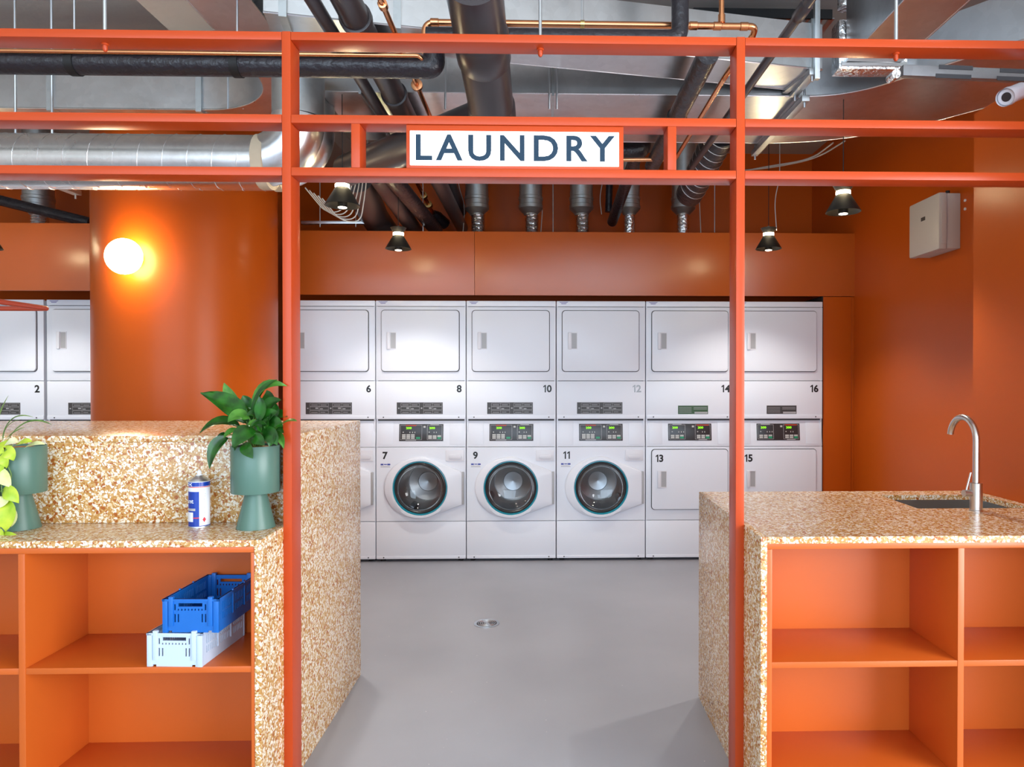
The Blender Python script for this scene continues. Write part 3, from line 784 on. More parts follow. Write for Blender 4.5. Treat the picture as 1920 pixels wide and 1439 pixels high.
def machine(x, y, low, up, kind, label, lab, spin=0.0, green=False):
    name = 'stacked_washer_dryer' if kind == 'wash' else 'stacked_dryer'
    t = thing(name, label, 'washer dryer' if kind == 'wash' else 'dryer', (x, y, 0), 'stacked laundry machines along the back')
    K = KM
    g = lambda n, k, p=t, l=(0,0,0): put(n, K[k], p, l)
    g('cabinet', 'cabinet'); j = g('joint_strip', 'joint_strip'); j['kind'] = 'stuff'
    k = g('kick_panel', 'kick_panel'); g('toe_edge', 'toe_edge', k)
    s = g('service_panel', 'service_panel'); g('drip_edge', 'drip_edge', s)
    sc = g('screws', 'screws'); sc['kind'] = 'stuff'
    lb = g('instruction_label', lab, s); 
    lp = g('fine_print', lab + '_print', s); lp['kind'] = 'stuff'
    g('dryer_front', 'dryer_front'); c = g('top_cap', 'top_cap'); g('badge', 'badge', c)
    def dr(key):
        d = g('dryer_door', key); g('door_seal', key + '_gap', d); g('door_handle', key + '_handle', d); g('handle_pocket', key + '_pocket', d); g('handle_recess', key + '_inner', d)
        return d
    dr('dryer_door')
    for fx, fy in ((0.045, 0.05), (0.64, 0.05), (0.045, 0.65), (0.64, 0.65)): put('foot', K['foot'], t, (fx, fy, 0))
    cp = g('control_panel', 'control_panel'); g('blank_plate', 'blank_plate_l', cp); g('blank_plate', 'blank_plate_r', cp)
    g('key_panel', 'key_panel', cp)
    sfx = '_wash' if kind == 'wash' else '_dry'
    for nm in ('pad_outline', 'keys', 'start_key', 'red_strip'):
        o = g(nm, nm + sfx, cp); o['kind'] = 'stuff'
    dm = text_mesh('200', height=0.016, width=0.042, bold=0.02, mat='digits')
    for du in ((0.228, 0.405) if kind == 'wash' else (0.208, 0.405)):
        put('digit_display', dm, cp, (du, SLOPE(1.012) - 0.0036, 1.012))
    if kind == 'wash':
        g('washer_front', 'washer_front'); d = g('washer_door', 'washer_door'); g('seal_ring', 'seal_ring', d); g('glass_rim', 'glass_rim', d)
        g('door_glass', 'door_glass', d); g('hinge', 'hinge', d)
        dp = g('dispenser_drawer', 'dispenser'); g('drawer_grip', 'dispenser_grip', dp)
        dm = g('drum', 'drum')
        for q in range(3):
            b = put('baffle', K['baffle'], dm, (WCU, 0, WCZ)); b.rotation_euler = (0, spin + q * 2 * math.pi / 3, 0)
        st = g('sticker', 'sticker'); st['kind'] = 'stuff'
        st = g('sticker_line', 'sticker_line'); st['kind'] = 'stuff'
        if low: put('number', number_mesh(low, 0.057), t, (0.052, -0.0003, 0.783))
    else:
        g('lower_front', 'dryer_low_front'); d = dr('dryer_low_door')
        if low: put('number', number_mesh(low, 0.057), d, (0.073, -0.0163, 0.758))
    if up: put('number', number_mesh(up, 0.057, align='RIGHT', mat='printpale' if up == '12' else 'print'), t, (0.652, -0.0003, 1.292))

X0 = P(704.3, 800, YM).x
M_ROWS = [(-1, '5', '6', 'wash', 'white stacked washer dryer number six, half hidden by the bar', 'label_wide', 0.3),
          (0, '7', '8', 'wash', 'white stacked washer dryer number eight over seven, nearest the bar', 'label_wide', 0.5),
          (1, '9', '10', 'wash', 'white stacked washer dryer number ten over nine, in the middle', 'label_wide', math.pi),
          (2, '11', '12', 'wash', 'white stacked washer dryer number twelve over eleven, with grey upper digits', 'label_wide', math.pi + 0.1),
          (3, '13', '14', 'dry', 'white stacked dryer number fourteen over thirteen, behind the right post', 'label_green', 0),
          (4, '15', '16', 'dry', 'white stacked dryer number sixteen over fifteen, beside orange panel', 'label_small', 0)]
for k, lo, up, kind, lab, lm, sp in M_ROWS:
    machine(X0 + k * MW, YM, lo, up, kind, lab, lm, sp)
X2 = P(82.5, 700, YM).x
machine(X2 - 0.684, YM, None, '2', 'wash', 'white stacked washer dryer number two at the left picture edge', 'label_wide', 0.2)
machine(X2 + 0.018, YM, None, None, 'wash', 'white stacked washer dryer between number 2 and the round column', 'label_wide', 0.2)

# ================================================================== lamps
ZB = P(1100, 177, 3.43).z                # underside of the wide duct
def pendant(px, py_rim, depth, label):
    c = P(px, py_rim, depth); x, y, z = c.x, depth, c.z
    t = thing('pendant_lamp', label, 'pendant lamp', (x, y, z), 'black cone pendant lamps')
    R = 0.085
    def shell(prof, th=0.002):
        n = 40; an = [2 * math.pi * k / n for k in range(n)]
        full = prof + [(r - th, h - 0.001) for r, h in prof[::-1]]
        return grid_loops(MB(), [[Vector((x + max(r, 0.001) * math.cos(a), y + max(r, 0.001) * math.sin(a), z + h)) for a in an] for r, h in full + [full[0]]])
    part('lower_cone', shell([(R, 0.0), (0.034, 0.088)]), 'black', t)
    part('light_ring', MB().lathe([(0.031, 0.088), (0.034, 0.089), (0.034, 0.104), (0.031, 0.105)], (x, y, z), 32), 'ledring', t)
    part('upper_cone', MB().lathe([(0.033, 0.105), (0.052, 0.138), (0.050, 0.139), (0.012, 0.136)], (x, y, z), 36), 'black', t)
    part('lamp_holder', MB().lathe([(0.024, -0.008), (0.024, 0.06), (0.01, 0.07)], (x, y, z), 24), 'black', t)
    part('led_disc', MB().lathe([(0.021, -0.0105), (0.021, -0.0078)], (x, y, z), 24), 'led', t)
    part('cord_grip', MB().lathe([(0.012, 0.136), (0.012, 0.146), (0.005, 0.152)], (x, y, z), 16), 'steel', t)
    part('cord', MB().tube([(x, y, z + 0.15), (x, y, CEIL if depth > 4.2 else ZB)], 0.0022, 6), 'rubber', t)
    d = bpy.data.lights.new('pendant_light', 'SPOT'); d.energy = 52; d.color = (1.0, 0.95, 0.88); d.spot_size = math.radians(118); d.spot_blend = 0.5; d.shadow_soft_size = 0.03
    o = bpy.data.objects.new('pendant_light', d); COL.objects.link(o); o.parent = t; o.location = (0, 0, -0.016)
pendant(747, 467, 4.6, 'small black cone pendant lamp hanging before the fascia, left of centre')
pendant(1441, 467, 4.6, 'small black cone pendant lamp beside the right post')
pendant(642, 386, 3.46, 'black cone pendant lamp just right of the left post, under the rail')
pendant(1581, 398, 3.46, 'larger black cone pendant lamp near the grey wall box')
pendant(-24, 466, 4.6, 'black cone pendant lamp cut off by the left picture edge')

def globe_lamp():
    d = ROT @ Vector(((232 - PRINCIPAL[0]) / FOCAL, 1.0, -(481 - PRINCIPAL[1]) / FOCAL))
    want = CCR + 0.098; k = 3.0
    while (EYE + d * k - Vector((CCX, CCY, (EYE + d * k).z))).length > want: k += 0.002
    c = EYE + d * k
    n = Vector((c.x - CCX, c.y - CCY, 0)).normalized()
    w = Vector((CCX, CCY, c.z)) + n * CCR
    t = thing('wall_lamp', 'glowing white globe lamp mounted on the round column', 'wall lamp', (w.x, w.y, w.z - 0.1))
    part('back_plate', MB().tube([w - n * 0.005, w + n * 0.045], 0.05, 32), 'beige', t)
    gm = MB(); nn = 40; m = 20; side = Vector((-n.y, n.x, 0)); up = Vector((0, 0, 1)); vs = []
    loops = []
    for i in range(m + 1):
        a = math.pi * i / m; r = max(0.104 * math.sin(a), 0.0005)
        loops.append([c + n * (0.078 * -math.cos(a)) + (side * math.cos(2 * math.pi * q / nn) + up * math.sin(2 * math.pi * q / nn)) * r for q in range(nn)])
    part('globe', grid_loops(gm, loops), 'globe', t, sharp=80)
globe_lamp()

# ================================================================== tap
def tap():
    b = PZ(1830, 958, HT); x, y = b.x, b.y
    t = thing('kitchen_tap', 'tall brushed steel swan neck tap standing at the sink', 'tap', (x, y, HT))
    part('tap_body', MB().lathe([(0.0235, 0), (0.0235, 0.002), (0.0215, 0.004), (0.0215, 0.103), (0.013, 0.105)], (x, y, HT), 32), 'stainless', t)
    R = 0.083; zt = HT + 0.262; pts = [Vector((x, y, HT + 0.10)), Vector((x, y, zt))]
    for k in range(1, 19):
        a = math.radians(10 * k - (0 if k < 18 else 8))
        pts.append(Vector((x, y + R - R * math.cos(a), zt + R * math.sin(a))))
    part('spout', MB().tube(pts, 0.0118, 20), 'stainless', t)
    h = part('handle_stub', MB().tube([(x - 0.018, y, HT + 0.066), (x - 0.05, y - 0.004, HT + 0.066)], 0.0125, 20), 'stainless', t)
    part('lever', MB().tube([(x - 0.038, y, HT + 0.075), (x - 0.018, y + 0.004, HT + 0.142)], 0.0035, 12), 'stainless', h)
tap()

# ================================================================== floor drain
dc = PZ(912.5, 1170, 0.0)
t = thing('floor_drain', 'round slotted steel drain set in the grey floor', 'drain', (dc.x, dc.y, 0))
part('rim', MB().lathe([(0.072, 0.0), (0.072, 0.004), (0.058, 0.004), (0.056, 0.001)], (dc.x, dc.y, 0), 40), 'steel', t)
part('dark_well', MB().lathe([(0.058, 0.0), (0.058, 0.0016)], (dc.x, dc.y, 0), 32), 'rubber', t)
for r in (0.048, 0.037, 0.026, 0.015):
    ring = [(dc.x + r * math.cos(2 * math.pi * k / 28), dc.y + r * math.sin(2 * math.pi * k / 28), 0.003) for k in range(28)]
    part('grate_ring', MB().tube(ring, 0.0026, 6, closed=True), 'steel', t)
part('cross_bar', MB().bar((dc.x - 0.025, dc.y + 0.05, 0.004), (dc.x + 0.025, dc.y - 0.05, 0.004), 0.012, 0.003), 'steel', t)

# ================================================================== crates
def crate(name_mat, label, loc, rot):
    t = thing('storage_crate', label, 'crate', loc, rotz=rot)
    W, L, H, T = 0.168, 0.265, 0.103, 0.004
    e = 0.010; wall = 0.05
    fx = lambda x: (x - 80) / 685.0 * W; fz = lambda y: (1325 - y) / 435.0 * H
    hs = [(fx(265), fx(565), fz(990), fz(945)), (fx(213), fx(233), fz(1036), fz(958)), (fx(595), fx(613), fz(1036), fz(958))]
    hs += [(fx(258 + 42 * k), fx(274 + 42 * k), fz(1042), fz(1018)) for k in range(8)]
    hs += [(fx(a), fx(a + 18), fz(1192), fz(1085)) for a in (214, 256, 554, 596)]
    hs += [(fx(140), fx(186), 0, fz(1300)), (fx(635), fx(682), 0, fz(1300))]
    ends = []
    for y0, nm in ((0.0, 'front_wall'), (L - T, 'rear_wall')):
        part(nm, MB().holes(W, H, T, hs, lambda u, z, d: (u - W / 2, y0 + d, z)), name_mat, t, local=True, weld=True)
    sl = []
    for z0, z1 in ((0.034, 0.055), (0.062, 0.088)):
        for k in range(22):
            y = 0.022 + k * 0.0102
            if k in (7, 14): continue
            sl.append((y, y + 0.0048, z0, z1))
    for sx in (-1, 1):
        part('side_wall', MB().holes(L - 2 * T, H, T, sl, lambda u, z, d: (sx * (W / 2 - d), T + u, z)), name_mat, t, local=True, weld=True)
    part('base', MB().box(-W / 2 + T, W / 2 - T, T, L - T, 0.008, 0.012), name_mat, t, local=True)
    rim = MB()
    for a, b, c, d in ((-W/2 - 0.003, W/2 + 0.003, -0.003, T + 0.001), (-W/2 - 0.003, W/2 + 0.003, L - T - 0.001, L + 0.003), (-W/2 - 0.003, -W/2 + T + 0.001, -0.003, L + 0.003), (W/2 - T - 0.001, W/2 + 0.003, -0.003, L + 0.003)):
        rim.box(a, b, c, d, H - 0.007, H)
    part('rim', rim, name_mat, t, local=True)
    for sx in (-1, 1):
        for y0 in (-0.004, L - 0.008):
            part('corner_post', MB().box(sx * 0.060 - 0.007, sx * 0.060 + 0.007, y0, y0 + 0.012, 0.02, H + 0.007), name_mat, t, 0.0015, local=True)
            part('corner_rib', MB().box(sx * (W/2 - 0.006) - 0.008, sx * (W/2 - 0.006) + 0.008, y0 + 0.001, y0 + 0.009, 0.0, H - 0.001), name_mat, t, 0.0015, local=True)
    for y0 in (0.09, 0.17):
        for sx in (-1, 1):
            part('side_rib', MB().box(sx * (W/2 + 0.0005) - 0.0025, sx * (W/2 + 0.0005) + 0.0025, y0, y0 + 0.006, 0.03, H + 0.004), name_mat, t, 0.001, local=True)
zsh = P(300, 1252.5, YC).z
cw = P(330, 1253, YC + 0.012)
crate('crate_white', 'pale blue slotted crate on the shelf, lower of two', (cw.x, YC + 0.006, zsh), math.radians(-3.2))
cb = P(360, 1190, YC + 0.016)
crate('crate_blue', 'bright blue slotted crate stacked on the pale crate', (cb.x + 0.001, YC + 0.008, zsh + 0.1035), math.radians(-1.5))

# ================================================================== spray can
def spray_can():
    c = PZ(374, 988, HT); x, y = c.x, c.y
    t = thing('spray_can', 'blue and white spray can standing on the low terrazzo ledge', 'spray can', (x, y, HT))
    R = 0.0325
    part('can_body', MB().lathe([(0.030, 0.0), (0.0325, 0.003), (R, 0.004), (R, 0.151), (0.031, 0.154)], (x, y, HT), 40), 'can_white', t)
    part('base_ring', MB().lathe([(R + 0.0008, 0.002), (R + 0.0008, 0.0055), (R - 0.002, 0.0058)], (x, y, HT), 40), 'steel', t)
    part('shoulder', MB().lathe([(0.0318, 0.153), (0.030, 0.157), (0.022, 0.164), (0.012, 0.170), (0.011, 0.172)], (x, y, HT), 36), 'steel', t)
    v = part('valve_collar', MB().lathe([(0.011, 0.171), (0.011, 0.174), (0.006, 0.175)], (x, y, HT), 20), 'can_white', t)
    part('nozzle', MB().lathe([(0.0065, 0.174), (0.0065, 0.184), (0.0045, 0.188)], (x, y, HT), 20), 'can_white', t)
    w = 27                                              # the can's front is turned to the left
    def patch(nm, a0, a1, z0, z1, mat, off=0.0004, par=t):
        n = max(3, int(abs(a1 - a0) / 8)); m = MB(); vs = []
        for k in range(n + 1):
            a = math.radians(w + a0 + (a1 - a0) * k / n)
            for r in (R + off, R - 0.0005):
                for z in (z0, z1): vs.append((x + r * math.sin(a), y - r * math.cos(a), HT + z))
        fs = []
        for k in range(n):
            o = 4 * k; fs += [(o, o+4, o+5, o+1), (o+2, o+3, o+7, o+6), (o+1, o+5, o+7, o+3), (o, o+2, o+6, o+4)]
        fs += [(0, 1, 3, 2), (4*n, 4*n+2, 4*n+3, 4*n+1)]
        return part(nm, m.add(vs, fs), mat, par)
    patch('blue_band', 0, 359, 0.138, 0.1515, 'can_blue'); patch('red_line', 0, 359, 0.1345, 0.137, 'red', 0.0003)
    patch('blue_band', 0, 359, 0.006, 0.0085, 'can_blue', 0.0003)
    p = patch('blue_panel', -150, -2, 0.0085, 0.121, 'can_blue')
    patch('red_line', -150, -2, 0.033, 0.0365, 'red', 0.0008, p)
    patch('pale_block', -88, -35, 0.022, 0.053, 'can_white', 0.0009, p); patch('grey_mark', -80, -22, 0.058, 0.066, 'printgrey', 0.0009, p)
    def word(s_, a0, z0, hgt, wdt, par, mat='can_white'):
        src = text_mesh(s_, height=hgt, width=wdt, bold=0.02, mat=mat)
        me = src.copy()
        for v in me.vertices:
            a = math.radians(a0 + w) + v.co.x / R; r = R + 0.0009 + (0.0004 if v.co.y < -0.0003 else 0)
            v.co = Vector((x + r * math.sin(a), y - r * math.cos(a), HT + z0 + v.co.z)) - ORG[par]
        put('lettering', me, par)
    word('EX', -84, 0.140, 0.009, 0.026, t); word('ant', -84, 0.083, 0.012, 0.030, p)
    pr = MB()
    for z, a, b in ((0.125, 18, 40), (0.119, 18, 34), (0.112, 18, 46), (0.105, 18, 44), (0.094, 18, 40), (0.088, 18, 42), (0.078, 18, 38), (0.068, 18, 42), (0.058, 18, 36), (0.050, 18, 42)):
        vs = []
        for q in (a, b):
            for zz in (z, z + 0.0014):
                r = R + 0.0005; an = math.radians(q + w - 12); vs.append((x + r * math.sin(an), y - r * math.cos(an), HT + zz))
        pr.add(vs, [(0, 2, 3, 1)])
    part('fine_print', pr, 'printgrey', t)['kind'] = 'stuff'
    dz = 0.028; vs = []
    for q, zz in ((42, dz), (52, dz + 0.009), (62, dz), (52, dz - 0.009)):
        an = math.radians(q); r = R + 0.0006; vs.append((x + r * math.sin(an), y - r * math.cos(an), HT + zz))
    part('warning_diamond', MB().add(vs, [(0, 1, 2, 3)]), 'red', t)
spray_can()

# ================================================================== potted plants
def leaf_mb(p0, p1, p2, width, nrm, fold=0.25, heart=False, wave=0.0, seg=9):
    """a leaf along the curve p0 (stalk) p1 p2 (tip); nrm is the side its upper face looks to"""
    p0, p1, p2 = Vector(p0), Vector(p1), Vector(p2); nrm = Vector(nrm).normalized(); rows = []
    for i in range(seg + 1):
        t = i / seg
        c = p0 * (1-t)**2 + p1 * (2*t*(1-t)) + p2 * t*t
        d = ((p1 - p0) * (1-t) + (p2 - p1) * t).normalized()
        s = d.cross(nrm).normalized(); u = s.cross(d).normalized()
        if heart: w = math.sin(math.pi * min(1, t * 0.93 + 0.10)) ** 0.7 * (1 if t < 0.97 else 0.2)
        else: w = (math.sin(math.pi * min(1.0, t ** 0.85)) ** 0.85) if 0 < t < 1 else 0.03
        w = max(w, 0.03) * width / 2
        rows.append([c + s * (w * q) + u * (abs(q) * w * fold + wave * math.sin(7 * t + 3 * q) * width * 0.12) for q in (-1, -0.5, 0, 0.5, 1)])
    m = MB(); n = 5; th = 0.0006
    vs = [p for r in rows for p in r]; N_ = len(vs)
    vs2 = [p - nrm * th for p in vs]; fs = []
    for i in range(seg):
        for k in range(n - 1):
            a = i*n+k; fs.append((a, a+1, a+n+1, a+n)); fs.append((N_+a, N_+a+n, N_+a+n+1, N_+a+1))
    for i in range(seg):
        a = i*n; fs.append((a, a+n, N_+a+n, N_+a)); a = i*n+n-1; fs.append((a, N_+a, N_+a+n, a+n))
    for k in range(n - 1):
        fs.append((k, N_+k, N_+k+1, k+1)); a = seg*n+k; fs.append((a, a+1, N_+a+1, N_+a))
    return m.add(vs + vs2, fs)

def pot(px, py, label):
    c = PZ(px, py, HT); x, y = c.x, c.y
    t = thing('potted_plant', label, 'potted plant', (x, y, HT), 'plants in green pots')
    an = [2 * math.pi * k / 48 for k in range(48)]
    pr = [(0.0005, 0.0), (0.060, 0.0), (0.061, 0.001), (0.033, 0.117), (0.034, 0.1185), (0.0755, 0.1185), (0.0765, 0.120), (0.0765, 0.271), (0.0755, 0.2725), (0.0735, 0.271), (0.073, 0.24), (0.0005, 0.24)]
    part('pot', grid_loops(MB(), [[Vector((x + r * math.cos(a), y + r * math.sin(a), HT + h)) for a in an] for r, h in pr]), 'pot', t)
    part('soil', MB().lathe([(0.0725, 0.25), (0.0725, 0.262), (0.04, 0.268), (0.002, 0.27)], (x, y, HT), 32), 'soil', t)
    return t, x, y

def lily():
    t, x, y = pot(480, 989, 'leafy dark green peace lily in a footed green pot')
    def Q(px, py, dy): return P(px, py, y + dy)
    def lf(b, m, e, w, nrm, fold=0.25, mat='leaf', wave=0.0):
        p0, p1, p2 = Q(*b), Q(*m), Q(*e)
        root = Vector((x + (p0.x - x) * 0.25, y + (p0.y - y) * 0.25, HT + 0.262))
        l = part('leaf', leaf_mb(p0, p1, p2, w / 560.0, nrm, fold, wave=wave), mat, t, sharp=70)
        mid = (root + p0) / 2 + Vector((0, 0, 0.012))
        part('stalk', MB().tube([root, mid, p0], 0.0018, 6), 'stem', l)
    F = (0, -1, 0.35); U = (0, -0.45, 1)
    lf((472, 796, 0.0), (432, 752, -0.03), (376, 737, -0.05), 42, (0.1, -0.8, 0.8), 0.2, wave=0.25)
    lf((455, 775, 0.03), (428, 745, 0.04), (420, 718, 0.05), 22, F, 0.2, 'leaf_light')
    lf((474, 778, 0.0), (482, 704, 0.0), (538, 724, -0.02), 22, (-0.5, -0.9, 0.5), 0.35, 'leaf_light')
    lf((470, 800, 0.0), (478, 725, -0.01), (520, 712, -0.02), 15, (-0.4, -0.9, 0.4), 0.3)
    lf((492, 776, 0.03), (510, 750, 0.04), (500, 732, 0.05), 26, F, 0.2)
    lf((486, 778, 0.01), (505, 752, 0.0), (527, 750, -0.02), 24, F, 0.3)
    lf((515, 808, -0.02), (533, 786, -0.07), (557, 790, -0.10), 19, U, 0.3, 'leaf_light')
    lf((452, 802, -0.01), (412, 776, -0.04), (374, 813, -0.05), 34, (0, -0.5, 1), 0.25)
    lf((428, 822, -0.04), (400, 828, -0.06), (393, 880, -0.06), 26, (-0.3, -1, 0.2), 0.45, 'leaf')
    lf((424, 812, -0.02), (410, 815, -0.04), (405, 850, -0.04), 12, (-0.3, -1, 0.2), 0.4)
    lf((478, 806, -0.05), (456, 806, -0.09), (436, 840, -0.10), 38, (0, -1, 0.7), 0.2)
    lf((468, 785, -0.03), (444, 770, -0.05), (427, 792, -0.06), 30, (0, -0.8, 0.9), 0.2, 'leaf_light')
    lf((450, 806, -0.04), (432, 806, -0.06), (419, 822, -0.07), 19, U, 0.3, 'leaf_light')
    lf((456, 832, -0.075), (462, 842, -0.10), (474, 860, -0.105), 22, F, 0.3)
    lf((512, 815, -0.02), (528, 812, -0.05), (532, 842, -0.06), 16, F, 0.4, 'leaf_light')
    lf((490, 812, -0.05), (508, 808, -0.08), (520, 835, -0.09), 28, F, 0.2)
    lf((480, 800, -0.03), (500, 775, -0.04), (520, 772, -0.05), 26, F, 0.25)
    lf((484, 792, -0.04), (494, 762, -0.05), (486, 744, -0.05), 22, F, 0.3)
    lf((495, 800, -0.03), (515, 785, -0.05), (530, 800, -0.06), 24, F, 0.25)
    lf((468, 808, -0.06), (478, 790, -0.07), (500, 796, -0.08), 20, U, 0.3)
    lf((474, 780, 0.02), (462, 752, 0.03), (455, 742, 0.03), 24, F, 0.25)
    lf((500, 816, -0.06), (512, 818, -0.085), (505, 838, -0.09), 22, F, 0.3)
    lf((468, 824, -0.07), (484, 818, -0.09), (496, 836, -0.10), 22, F, 0.25)
    lf((458, 816, -0.03), (446, 818, -0.06), (440, 846, -0.085), 16, F, 0.3)
    lf((504, 790, 0.0), (520, 772, 0.0), (516, 756, 0.0), 20, F, 0.25)
    rnd = random.Random(5)
    for k in range(16):
        bx, by = rnd.uniform(474, 508), rnd.uniform(790, 822)
        a = rnd.uniform(-0.9, 1.7); ln = rnd.uniform(24, 44); dy = rnd.uniform(-0.05, 0.05)
        lf((bx, by, dy), (bx + ln * 0.55 * math.sin(a), by - ln * 0.75 * math.cos(a) - 8, dy), (bx + ln * math.sin(a), by - ln * 0.7 * math.cos(a) + 4, dy - 0.02), rnd.uniform(15, 24), (rnd.uniform(-0.6, 0.6), -1, rnd.uniform(0.1, 0.9)), 0.3, 'leaf' if k % 4 else 'leaf_light')
    lf((462, 790, -0.01), (448, 766, 0.0), (440, 757, 0.0), 22, (0.2, -1, 0.5), 0.25)
lily()

def pothos():
    t, x, y = pot(36, 991, 'yellow green trailing plant in a footed pot at the left picture edge')
    def Q(px, py, dy): return P(px, py, y + dy)
    Z = lambda a, b: (a / 4.8, b / 4.8 + 720)
    def blade(a, m, e, w, dy=0.0):
        part('blade', leaf_mb(Q(*Z(*a), dy), Q(*Z(*m), dy - 0.01), Q(*Z(*e), dy - 0.02), w / 4.8 / 565, (0.1, -0.6, 1), 0.35, seg=12), 'blade', t, sharp=70)
    blade((60, 520), (230, 250), (465, 368), 34, -0.02); blade((20, 520), (60, 230), (300, 300), 30, 0.03)
    blade((60, 490), (120, 430), (222, 392), 34, -0.03); blade((-40, 420), (0, 250), (75, 105), 36, 0.0)
    blade((30, 500), (40, 340), (190, 322), 22, 0.05); blade((-60, 420), (-120, 200), (-240, 180), 30, 0.02)
    def heart(a, m, e, w, nrm, pale=False, dy=-0.08):
        p0 = Q(*Z(*a), dy + 0.01)
        l = part('leaf', leaf_mb(p0, Q(*Z(*m), dy - 0.01), Q(*Z(*e), dy), w / 4.8 / 565, nrm, 0.15, heart=True), 'pothos_pale' if pale else 'pothos', t, sharp=70)
        return p0
    F = (0, -1, 0.3)
    heart((170, 520), (100, 495), (36, 560), 90, (0, -0.8, 1), True); heart((150, 545), (220, 505), (290, 520), 70, (0, -0.8, 1))
    heart((225, 575), (310, 515), (405, 545), 60, (0, -0.7, 1), True, -0.07); heart((40, 590), (90, 610), (122, 694), 110, F, False, -0.09)
    heart((-20, 575), (0, 600), (10, 650), 80, F, False, -0.085); heart((-30, 790), (20, 820), (98, 935), 120, F, True, -0.095)
    heart((30, 965), (90, 960), (168, 1075), 120, F, False, -0.10); heart((30, 1070), (60, 1160), (50, 1330), 190, F, False, -0.10)
    heart((90, 1120), (135, 1190), (100, 1290), 70, (0.4, -1, 0.2), True, -0.09); heart((0, 1345), (60, 1360), (150, 1358), 50, (0, -0.8, 0.8), False, -0.10)
    heart((-20, 1310), (0, 1360), (20, 1400), 70, F, False, -0.10); heart((-120, 900), (-60, 950), (-40, 1060), 120, F, False, -0.09)
    heart((-60, 560), (-110, 540), (-170, 600), 90, F, True, -0.08)
    heart((-10, 640), (30, 660), (60, 760), 100, F, False, -0.092); heart((-60, 690), (-30, 720), (20, 800), 130, F, False, -0.09)
    heart((60, 1010), (30, 1040), (-40, 1120), 110, F, True, -0.098); heart((-70, 1180), (-30, 1230), (30, 1290), 140, F, False, -0.095)
    heart((90, 560), (60, 540), (0, 530), 90, (0, -0.8, 1), False, -0.07)
    for i, path in enumerate((((60, 590), (-10, 660), (30, 700), (75, 690)), ((75, 690), (80, 740), (20, 790), (-30, 800)), ((75, 750), (110, 830), (60, 930), (0, 970), (30, 970)), ((30, 600), (10, 900), (30, 1070)), ((-10, 600), (-20, 1000), (0, 1345)))):
        part('vine', MB().tube(rounded([Q(*Z(*q), -0.087) for q in path], 0.02, 4), 0.0018, 6), 'stem', t)
pothos()

# ================================================================== hanging clothes rail, wall box, security camera
def clothes_rail():
    c = P(90, 579, 3.0); x, y, z = c.x, 3.0, c.z
    t = thing('clothes_rail', 'dark red hanging tube rail in front of machine two, its corner in view', 'clothes rail', (x - 0.6, y - 0.3, z))
    part('rail_loop', MB().tube(rounded([(x - 1.2, y, z), (x, y, z), (x, y - 0.62, z), (x - 1.2, y - 0.62, z)], 0.02, 4), 0.0105, 14), 'rail', t)
    for yy in (y, y - 0.62):
        part('hanger', MB().tube([(x - 1.1, yy, z), (x - 1.1, yy, CEIL)], 0.006, 10), 'rail', t)
clothes_rail()

def wall_box():
    # on the far right wall
    W = 2.40
    def on(px): # depth on the wall plane x = W
        d = ROT @ Vector(((px - PRINCIPAL[0]) / FOCAL, 1, 0)); return d.y * W / d.x
    D = 0.13
    d = lambda px: (lambda v: v.y * (W - D) / v.x)(ROT @ Vector(((px - PRINCIPAL[0]) / FOCAL, 1, 0)))
    y1, y0 = d(1703), d(1759)              # far and near ends of the front face
    z0 = P(1758, 467, y0).z; z1 = P(1757, 360, y0).z
    t = thing('wall_box', 'grey plastic cabinet mounted on the right orange wall', 'box', (W, (y0 + y1) / 2, z0))
    part('back_box', MB().box(W - D * 0.62, W, y0 + 0.004, y1 - 0.004, z0 + 0.004, z1 - 0.004), 'greybox', t, 0.006)
    part('cover', MB().box(W - D, W - D * 0.62, y0, y1, z0, z1), 'greybox', t, 0.012)
    part('badge', MB().box(W - D - 0.0012, W - D, (y0 + y1) / 2 - 0.02, (y0 + y1) / 2 + 0.025, z0 + 0.2, z0 + 0.222), 'label', t)
    part('hinge_strip', MB().box(W - D * 0.9, W - D * 0.66, y0 - 0.004, y0, z0 + 0.03, z1 - 0.03), 'greybox', t, 0.0015)
    part('cable_inlet', MB().tube([(W - 0.05, y0 + 0.05, z1), (W - 0.05, y0 + 0.05, z1 + 0.02)], 0.012, 12), 'rubber', t)
    for z in (z1 - 0.06, z0 + 0.22):
        part('fixing_lug', MB().tube([(W - 0.001, y0 - 0.045, z), (W - 0.008, y0 - 0.045, z)], 0.008, 10), 'plastic', t)
wall_box()

def security_camera():
    p = P(1887, 182, 2.44); e = P(1938, 160, 2.58)
    t = thing('security_camera', 'white bullet security camera at the upper right corner', 'camera', (e.x, e.y, 2.4))
    d = (e - p).normalized()
    part('camera_body', MB().tube([p, p + d * 0.004, p + d * 0.13], [0.026, 0.030, 0.030], 24), 'plastic', t)
    part('lens', MB().tube([p - d * 0.001, p + d * 0.004], 0.016, 20), 'panel', t)
    part('sun_hood', MB().tube([p - d * 0.012, p + d * 0.02], [0.031, 0.0325], 24, caps=False), 'plastic', t)
    q = p + d * 0.11
    part('bracket', MB().tube(rounded([q, (1.80, q.y, q.z - 0.01), (1.889, q.y, q.z - 0.06)], 0.03), 0.010, 12), 'plastic', t)
    part('mount', MB().tube([(1.8895, q.y, q.z - 0.06), (1.872, q.y, q.z - 0.06)], 0.03, 20), 'plastic', t)
security_camera()

